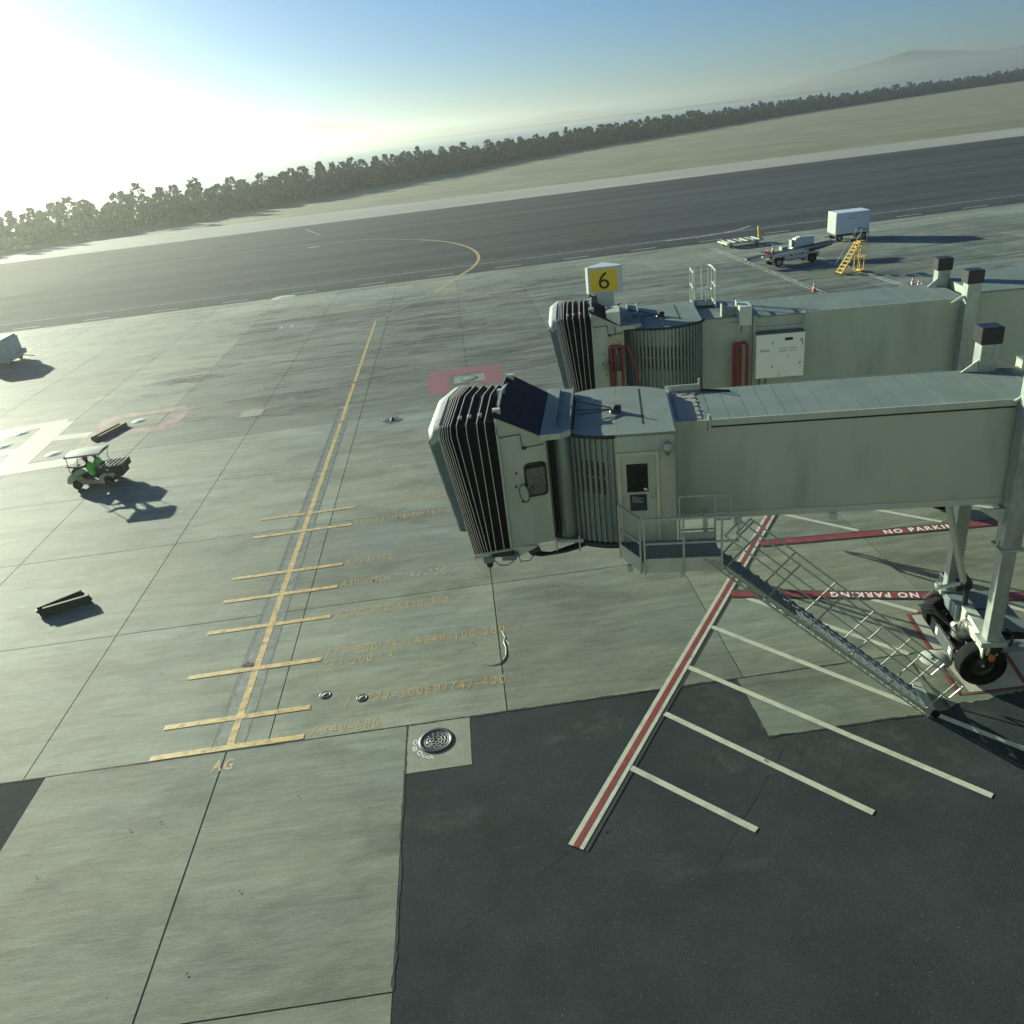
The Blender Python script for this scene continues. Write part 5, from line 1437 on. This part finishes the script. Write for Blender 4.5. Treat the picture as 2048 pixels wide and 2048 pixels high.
def seated_person(loc, rz, label, near_hand, far_hand, lean, head_turn=0.0):
    """x forward; hips at the origin height of the seat"""
    pr_ = empty('person', loc, rz, label, 'person', 'people riding in the utility cart')
    hip = (0, 0, .10); wst = (.02 + lean * .3, 0, .28); chest = (.04 + lean * .7, 0, .48); nk = (.05 + lean, 0, .60)
    head0 = (.06 + lean, 0, .66); head1 = (.08 + lean, 0, .80)
    ch = [[(hip, (.15, .12)), (wst, (.145, .11)), (chest, (.16, .12)), (nk, .058), (head0, .075), (head1, .085), ((.08 + lean, 0, .86), .06)]]
    for s_ in (1, -1):
        kn = (.46, .12 * s_, .12); an = (.50, .13 * s_, -.30); toe = (.64, .13 * s_, -.34)
        ch.append([(hip, (.15, .12)), ((.08, .10 * s_, .09), .095), (kn, .065), (an, .045), (toe, .035)])
        sh_ = (.05 + lean * .8, .19 * s_, .52)
        hand = near_hand if s_ == 1 else far_hand
        H_ = Vector(hand); S_ = Vector(sh_)
        el = S_.lerp(H_, .5) + Vector((-.02, .05 * s_, -.07))
        ch.append([(chest, (.16, .12)), (sh_, .065), (tuple(el), .046), (tuple(H_), .030)])
    body = skin_body('body', ch, pr_, M['navy'])
    for s_, hand, sh_ in ((1, near_hand, (.05 + lean * .8, .19, .52)), (-1, far_hand, (.05 + lean * .8, -.19, .52))):
        H_ = Vector(hand); d = (H_ - Vector(sh_)).normalized(); side = d.cross(Vector((0, 0, 1))).normalized()
        chs = [[(tuple(H_ - d * .01), .026), (tuple(H_ + d * .07), .030)]]
        for q, (off_, ln) in enumerate(((-.03, .065), (-.010, .08), (.012, .075), (.032, .058))):
            b_ = H_ + d * .07
            chs.append([(tuple(H_ + d * .07), .030), (tuple(b_ + side * off_ + d * .02), .010), (tuple(b_ + side * off_ * 1.1 + d * ln * .6 - Vector((0, 0, .012))), .009), (tuple(b_ + side * off_ * 1.1 + d * ln * .8 - Vector((0, 0, .04))), .008)])
        chs.append([(tuple(H_ - d * .01), .026), (tuple(H_ + d * .03 - side * .04 * s_), .011), (tuple(H_ + d * .065 - side * .055 * s_), .009)])
        skin_body('hand', chs, pr_, M['skin'])
    # face: skin patch, nose, eyes, ears
    hx, hz = .08 + lean, .76
    fc = MB().lathe([(0, -.115), (.045, -.105), (.07, -.07), (.082, -.02), (.086, .03), (.075, .075)], (hx + .018, 0, hz), 'z', 18)
    fc.prism([(hx + .095, hz + .02), (hx + .125, hz - .02), (hx + .095, hz - .03)], -.012, .012, 'y')
    face = fc.build('face', M['skin'], pr_)
    MB().box(hx + .097, hx + .104, .022, .042, hz + .015, hz + .025).box(hx + .097, hx + .104, -.042, -.022, hz + .015, hz + .025).build('eyes', M['ink'], face)
    MB().box(hx + .085, hx + .098, -.025, .025, hz - .062, hz - .055).build('mouth', M['hose'], face)
    MB().box(hx + .0, hx + .03, .084, .097, hz - .02, hz + .03).box(hx + .0, hx + .03, -.097, -.084, hz - .02, hz + .03).build('ears', M['skin'], face)
    cap = MB().lathe([(.098, .02), (.105, .05), (.095, .10), (.06, .13), (0, .142)], (hx + .0, 0, hz + .0), 'z', 20).prism([(hx + .05, -.07), (hx + .17, -.05), (hx + .18, 0), (hx + .17, .05), (hx + .05, .07)], hz + .035, hz + .05).build('cap', M['black'], pr_)
    rows = []
    for (x, z, rx, ry) in ((.0, .06, .185, .215), (.015 + lean * .25, .22, .175, .21), (.03 + lean * .55, .38, .18, .225), (.045 + lean * .8, .50, .165, .235), (.05 + lean * .92, .59, .09, .15)):
        rows.append([(x + rx * math.cos(t / 18 * 6.2832), ry * math.sin(t / 18 * 6.2832), z) for t in range(19)])
    MB().grid(rows).build('safety_vest', M['vest'], pr_)
    pr_.scale = (1.16, 1.16, 1.16)
    return pr_
# cart frame: forward (-1,0) in the world
def cw(x, y, z):
    a = R(179); return (-19.67 + x * math.cos(a) - y * math.sin(a), 39.10 + x * math.sin(a) + y * math.cos(a), z)
seated_person(cw(-.10, .27, .56), R(179), 'driver in navy clothes and green vest reaching forward to the cart roof post', (.98, .20, .58), (.62, -.02, .42), .10)
seated_person(cw(-.22, -.27, .56), R(179), 'passenger in a green vest and dark cap on the far seat of the cart', (.42, .10, .18), (.40, -.14, .18), .02)

# ---- wheel chocks: paired rubber bars joined by a rope
def chock_pair(name, c, rz, L_, spread, label, m, hgt=.17, rz2=0.30):
    o = empty(name, (c[0], c[1], 0), rz, label, 'wheel chock')
    for q, (oy, a) in enumerate(((0, 0), (-spread, -rz2))):
        b = MB().prism([(-.11, 0), (.11, 0), (.075, hgt), (-.075, hgt)], -L_ / 2, L_ / 2, 'x')
        ob = b.build('chock_bar', m, o, bevel=.02, seg=2)
        ob.location = (q * .12, oy, 0); ob.rotation_euler = (0, 0, a)
        MB().box(-L_ / 2 - .05, -L_ / 2, -.05, .05, hgt * .3, hgt * .7).box(L_ / 2, L_ / 2 + .05, -.05, .05, hgt * .3, hgt * .7).build('end_plate', M['iron'], ob)
    MB().tube([(L_ / 2 - .05, 0, hgt * .6), (L_ / 2 + .02, -spread * .5 - .05, .03), (L_ / 2 - .02, -spread - .2, hgt * .5)], .015, 6).build('rope', M['black'], o)
    return o
chock_pair('wheel_chock', (-16.15, 26.35), R(37), 1.55, .46, 'dark rubber chock pair crossed like scissors, alone on the concrete at lower left', M['chock'], .32, .28)
chock_pair('wheel_chock', (-22.55, 47.75), R(70), 2.35, .42, 'brown timber chock pair lying behind the utility cart', M['wood'], .24, 0.0)

# ---- closed baggage cart at the left edge
bc = empty('baggage_cart', (-41.6, 73.9, 0), R(4), 'silver covered baggage cart with drawbar parked at the far left edge', 'baggage cart')
MB().box(-1.6, 1.45, -1.55, 1.5, .55, .68).build('chassis', M['silver'], bc)
MB().prism([(-1.45, .3), (1.35, .3), (1.35, 2.08), (1.05, 2.24), (-1.15, 2.24), (-1.45, 2.08)], -1.5, 1.45, 'y').build('body', M['silver'], bc, bevel=.01)
MB().box(-1.25, 1.15, -1.52, 1.48, 2.241, 2.27).build('roof', M['vinyl'], bc)
MB().box(-1.3, .7, -1.53, -1.505, .75, 1.85).box(1.36, 1.38, -1.2, 1.2, .75, 1.8).build('curtain', M['silver'], bc)
for x, y in ((-1.1, -1.2), (1.05, -1.2), (-1.1, 1.2), (1.05, 1.2)): wheel(bc, x, y, .22, .16)
MB().box(1.45, 1.75, .9, 1.3, .5, .95).build('coupling_box', M['silver'], bc)
MB().box(1.45, 1.70, -1.5, -1.2, .45, .6).build('step_box', M['silver'], bc)
MB().tube([(1.5, .6, .45), (2.6, .2, .30), (2.75, .15, .32)], .04, 8).build('drawbar', M['galv'], bc)

# ---- roller dolly with raised yellow drawbar
dl = empty('pallet_dolly', (30.35, 86.75, 0), R(3), 'flat white roller dolly with a raised yellow drawbar beside the taxiway', 'cargo dolly')
MB().box(-2.0, 2.0, -1.35, -1.22, .40, .58).box(-2.0, 2.0, 1.22, 1.35, .40, .58).box(-2.0, -1.88, -1.22, 1.22, .40, .56).box(1.88, 2.0, -1.22, 1.22, .40, .56).build('frame', M['padwhite'], dl)
MB().box(-1.9, 1.9, -.1, .1, .36, .46).build('spine', M['galv'], dl)
for k in range(6):
    x = -1.6 + k * .66
    MB().box(x - .10, x + .12, -1.2, 1.2, .48, .62).build('roller_deck', M['vinyl'], dl)
    if k % 2: MB().box(x + .2, x + .45, -.9, .9, .46, .60).build('roller_bed', M['black'], dl)
for x in (-1.4, 1.4):
    for y in (-1.0, 1.0): wheel(dl, x, y, .2, .14, 'silver')
MB().prism([(2.0, .45), (2.35, .42), (2.28, .9), (1.98, 1.75), (1.90, 1.75), (1.96, .9)], -.09, .09, 'y').build('drawbar', M['yellowsteel'], dl, bevel=.01)

# ---- belt loader
bl = empty('belt_loader', (30.55, 73.35, 0), R(5), 'white belt loader with a black lowered belt and cone resting on it', 'belt loader')
for x, y in ((-1.75, -.85), (1.45, -.85), (-1.75, .85), (1.45, .85)): wheel(bl, x, y, .40, .28, 'vinyl' if (x < 0 and y < 0) else 'black')
MB().prism([(-2.35, .62), (-2.35, 1.0), (-2.1, 1.12), (1.0, 1.18), (1.1, .95), (2.1, .95), (2.1, .62), (1.95, .5), (1.9, .85), (1.0, .85), (.9, .45), (-1.15, .45), (-1.25, .86), (-2.2, .86)], -.98, -.90, 'y').build('side_panel', M['whitesteel'], bl)
MB().prism([(-2.35, .62), (-2.35, 1.0), (-2.1, 1.12), (1.0, 1.18), (1.1, .95), (2.1, .95), (2.1, .62), (-2.2, .62)], .90, .98, 'y').build('side_panel', M['whitesteel'], bl)
MB().box(-2.3, 2.1, -.90, .90, .5, .8).build('chassis', M['black'], bl)
MB().box(-1.1, .85, -.985, -.981, .48, .55).build('side_stripe', M['black'], bl)
MB().box(-.75, -.65, -.99, -.981, .85, 1.02).box(-.65, -.45, -.99, -.981, .85, .90).box(-.30, .25, -.99, -.981, .92, .96).box(.35, .55, -.99, -.981, .88, 1.02).box(.8, 1.0, -.99, -.981, .9, .95).build('side_marks', M['ink'], bl)
def beltz(x): return .92 + (x + 4.4) * .065
MB().prism([(-4.4, .84), (4.1, beltz(4.1) - .09), (4.1, beltz(4.1) + .02), (-4.4, .95)], -.55, -.47, 'y').prism([(-4.4, .84), (4.1, beltz(4.1) - .09), (4.1, beltz(4.1) + .02), (-4.4, .95)], .47, .55, 'y').build('boom_side', M['galv'], bl)
MB().prism([(-4.4, .90), (4.1, beltz(4.1) - .03), (4.1, beltz(4.1) + .03), (-4.4, .97)], -.46, .46, 'y').build('belt', M['black'], bl)
MB().prism([(-4.5, .70), (-4.3, .70), (-2.3, 1.0), (-2.3, 1.12), (-4.45, .92)], -.60, -.56, 'y').build('boom_fairing', M['whitesteel'], bl)
MB().lathe([(0, -.56), (.10, -.56), (.10, .56), (0, .56)], (-4.4, 0, .9), 'y', 14).build('end_roller', M['black'], bl)
MB().lathe([(0, -.5), (.12, -.5), (.12, .5), (0, .5)], (4.15, 0, beltz(4.15)), 'y', 14).build('end_roller', M['black'], bl)
MB().prism([(1.3, .8), (3.6, 1.2), (3.9, 1.55), (1.4, 1.35)], -.4, .4, 'y').build('lift_frame', M['iron'], bl)
MB().prism([(.3, 1.1), (2.35, 1.2), (2.35, 2.05), (1.0, 2.15), (.55, 2.0), (.45, 1.45)], .55, 1.25, 'y').build('engine_cover', M['signwhite'], bl, bevel=.03)
MB().box(-.75, -.2, .6, 1.2, 1.05, 1.42).build('console', M['vinyl'], bl, bevel=.03)
MB().box(.2, .42, .62, 1.2, 1.3, 1.95).build('seat_back', M['vinyl'], bl, bevel=.03)
MB().lathe([(0, .2), (.05, .18), (.06, 0)], (1.2, .9, 2.14), seg=12).build('beacon', M['amber'], bl)
MB().box(-3.3, -2.9, -.9, -.6, .98, 1.12).box(-2.2, -1.9, .6, .85, 1.1, 1.3).build('guide_rail_end', M['vinyl'], bl)
MB().bar((-2.6, -.95, .72), (-3.1, -1.1, .66), .10).build('step', M['vinyl'], bl)

# ---- box trailer beyond
tb_ = empty('cargo_trailer', (40.0, 82.3, 0), R(-6), 'large white box trailer standing behind the yellow steps', 'trailer')
MB().box(-1.7, 1.6, -1.25, 1.25, .72, 2.75).build('box', M['trailer'], tb_, bevel=.02)
MB().box(-1.72, -1.701, -1.2, 1.2, .74, 2.7).build('end_panel', M['vinyl'], tb_)
MB().box(-.6, -.54, -1.262, -1.251, 2.15, 2.24).box(-.4, .1, -1.262, -1.251, 2.17, 2.21).build('side_mark', M['ink'], tb_)
for k in range(5): MB().box(-1.69 + .81 * k, -1.67 + .81 * k, -1.262, -1.251, .75, 2.72).build('panel_rib', M['trailer'], tb_)
MB().box(-1.6, 1.5, -1.1, 1.1, .5, .70).build('chassis', M['black'], tb_)
for x, y in ((-1.2, -1.0), (-1.2, 1.0), (1.1, -1.0), (1.1, 1.0)): wheel(tb_, x, y, .33, .2, 'vinyl')
MB().bar((-1.6, 0, .5), (-2.3, 0, .4), .09).build('tow_bar', M['black'], tb_)

# ---- yellow maintenance steps
ys = empty('maintenance_steps', (31.55, 65.85, 0), R(4), 'tall yellow maintenance steps with dark hoop handrails', 'mobile steps')
n = 9; W2 = .42; RUN, RISE = 1.45, 2.45
for s_ in (-1, 1):
    MB().bar((-.1, W2 * s_, .10), (RUN, W2 * s_, RISE), .05, .12).build('stringer', M['yellowsteel'], ys)
    MB().bar((RUN, W2 * s_, .12), (RUN, W2 * s_, RISE), .05).bar((RUN + .35, W2 * s_, .12), (RUN + .35, W2 * s_, RISE), .04).build('rear_leg', M['yellowsteel'], ys)
    MB().bar((-.1, W2 * s_, .14), (RUN + .4, W2 * s_, .14), .06).bar((RUN * .55, W2 * s_, RISE * .5), (RUN + .35, W2 * s_, RISE * .5), .045).build('base_rail', M['yellowsteel'], ys)
    MB().tube([(-.15, (W2 + .03) * s_, .9), (RUN - .1, (W2 + .03) * s_, RISE + .75)], .018, 6).build('handrail', M['vinyl'], ys)
    x0 = RUN
    MB().tube([(x0 - .05, W2 * s_, RISE), (x0 - .08, W2 * s_, RISE + .85), (x0, W2 * s_, RISE + 1.0), (x0 + .45, W2 * s_, RISE + 1.0), (x0 + .55, W2 * s_, RISE + .85), (x0 + .5, W2 * s_, RISE + .1), (x0 - .05, W2 * s_, RISE + .05)], .035, 8).build('hoop_rail', M['black'], ys)
    for x in (-.1, RUN + .35): wheel(ys, x, W2 * s_, .07, .05, 'black')
for k in range(n):
    f_ = (k + .7) / n
    MB().box(-.20 + RUN * f_, .10 + RUN * f_, -W2 + .03, W2 - .03, RISE * f_ - .02, RISE * f_ + .03).box(.09 + RUN * f_, .11 + RUN * f_, -W2 + .03, W2 - .03, RISE * f_ - .12, RISE * f_).build('tread', M['yellowsteel'], ys)
MB().box(RUN - .02, RUN + .5, -W2, W2, RISE, RISE + .05).box(RUN + .2, RUN + .7, -W2 * .9, W2 * .9, RISE * .5 - .03, RISE * .5 + .03).box(RUN + .1, RUN + .6, -W2, W2, .12, .22).build('platform', M['yellowsteel'], ys)

# ---- traffic cones
def cone(c, z, label, tilt=None):
    o = empty('traffic_cone', (c[0], c[1], z), random.uniform(0, 1.5), label, 'traffic cone', 'traffic cones')
    MB().box(-.19, .19, -.19, .19, 0, .03).build('base', M['orange'], o, bevel=.008)
    MB().lathe([(.145, .03), (.105, .24)], seg=20).lathe([(.078, .40), (.06, .50)], seg=20).lathe([(.045, .60), (.025, .72), (0, .725)], seg=20).build('cone_body', M['orange'], o)
    MB().lathe([(.108, .24), (.081, .40)], seg=20).lathe([(.062, .50), (.046, .60)], seg=20).build('reflective_band', M['coneband'], o)
    if tilt: o.rotation_euler = tilt
    return o
cone((27.23, 60.98), 0, 'lone orange cone with white bands at the end of the double white line')
cone((33.57, 58.32), 0, 'leftmost and largest of the four cones behind the far bridge')
cone((33.55, 57.47), 0, 'second cone from the left in the row of four behind the far bridge')
cone((33.38, 56.75), 0, 'third cone from the left in the row of four behind the far bridge')
cone((33.18, 55.87), 0, 'rightmost small cone of the row of four behind the far bridge')
a = R(5)
def blw(x, y): return (30.55 + x * math.cos(a) - y * math.sin(a), 73.35 + x * math.sin(a) + y * math.cos(a))
cone(blw(-1.75, .30), beltz(-1.75) + .03, 'upright orange cone standing on the belt of the loader')
cone(blw(-2.45, .05), beltz(-2.4) + .22, 'orange cone lying on its side on the belt of the loader', (0, R(80), R(175)))
M['yellow'].diffuse_color = (1, .8, .2, 1)
# ---------------------------------------------------------------- air
hz = MB().box(-3000, 7000, -200, 5700, -3, 80).build('haze', M['dark'])
HZ = bpy.data.materials.new('haze_air'); HZ.use_nodes = True
nt = HZ.node_tree; nt.nodes.clear()
pv = nt.nodes.new('ShaderNodeVolumePrincipled')
pv.inputs['Color'].default_value = (0.93, 0.97, 0.88, 1)
pv.inputs['Density'].default_value = 0.00036
pv.inputs['Anisotropy'].default_value = 0.75
mo_ = nt.nodes.new('ShaderNodeOutputMaterial')
nt.links.new(pv.outputs[0], mo_.inputs['Volume'])
hz.data.materials.clear(); hz.data.materials.append(HZ)
tag(hz, kind='stuff')
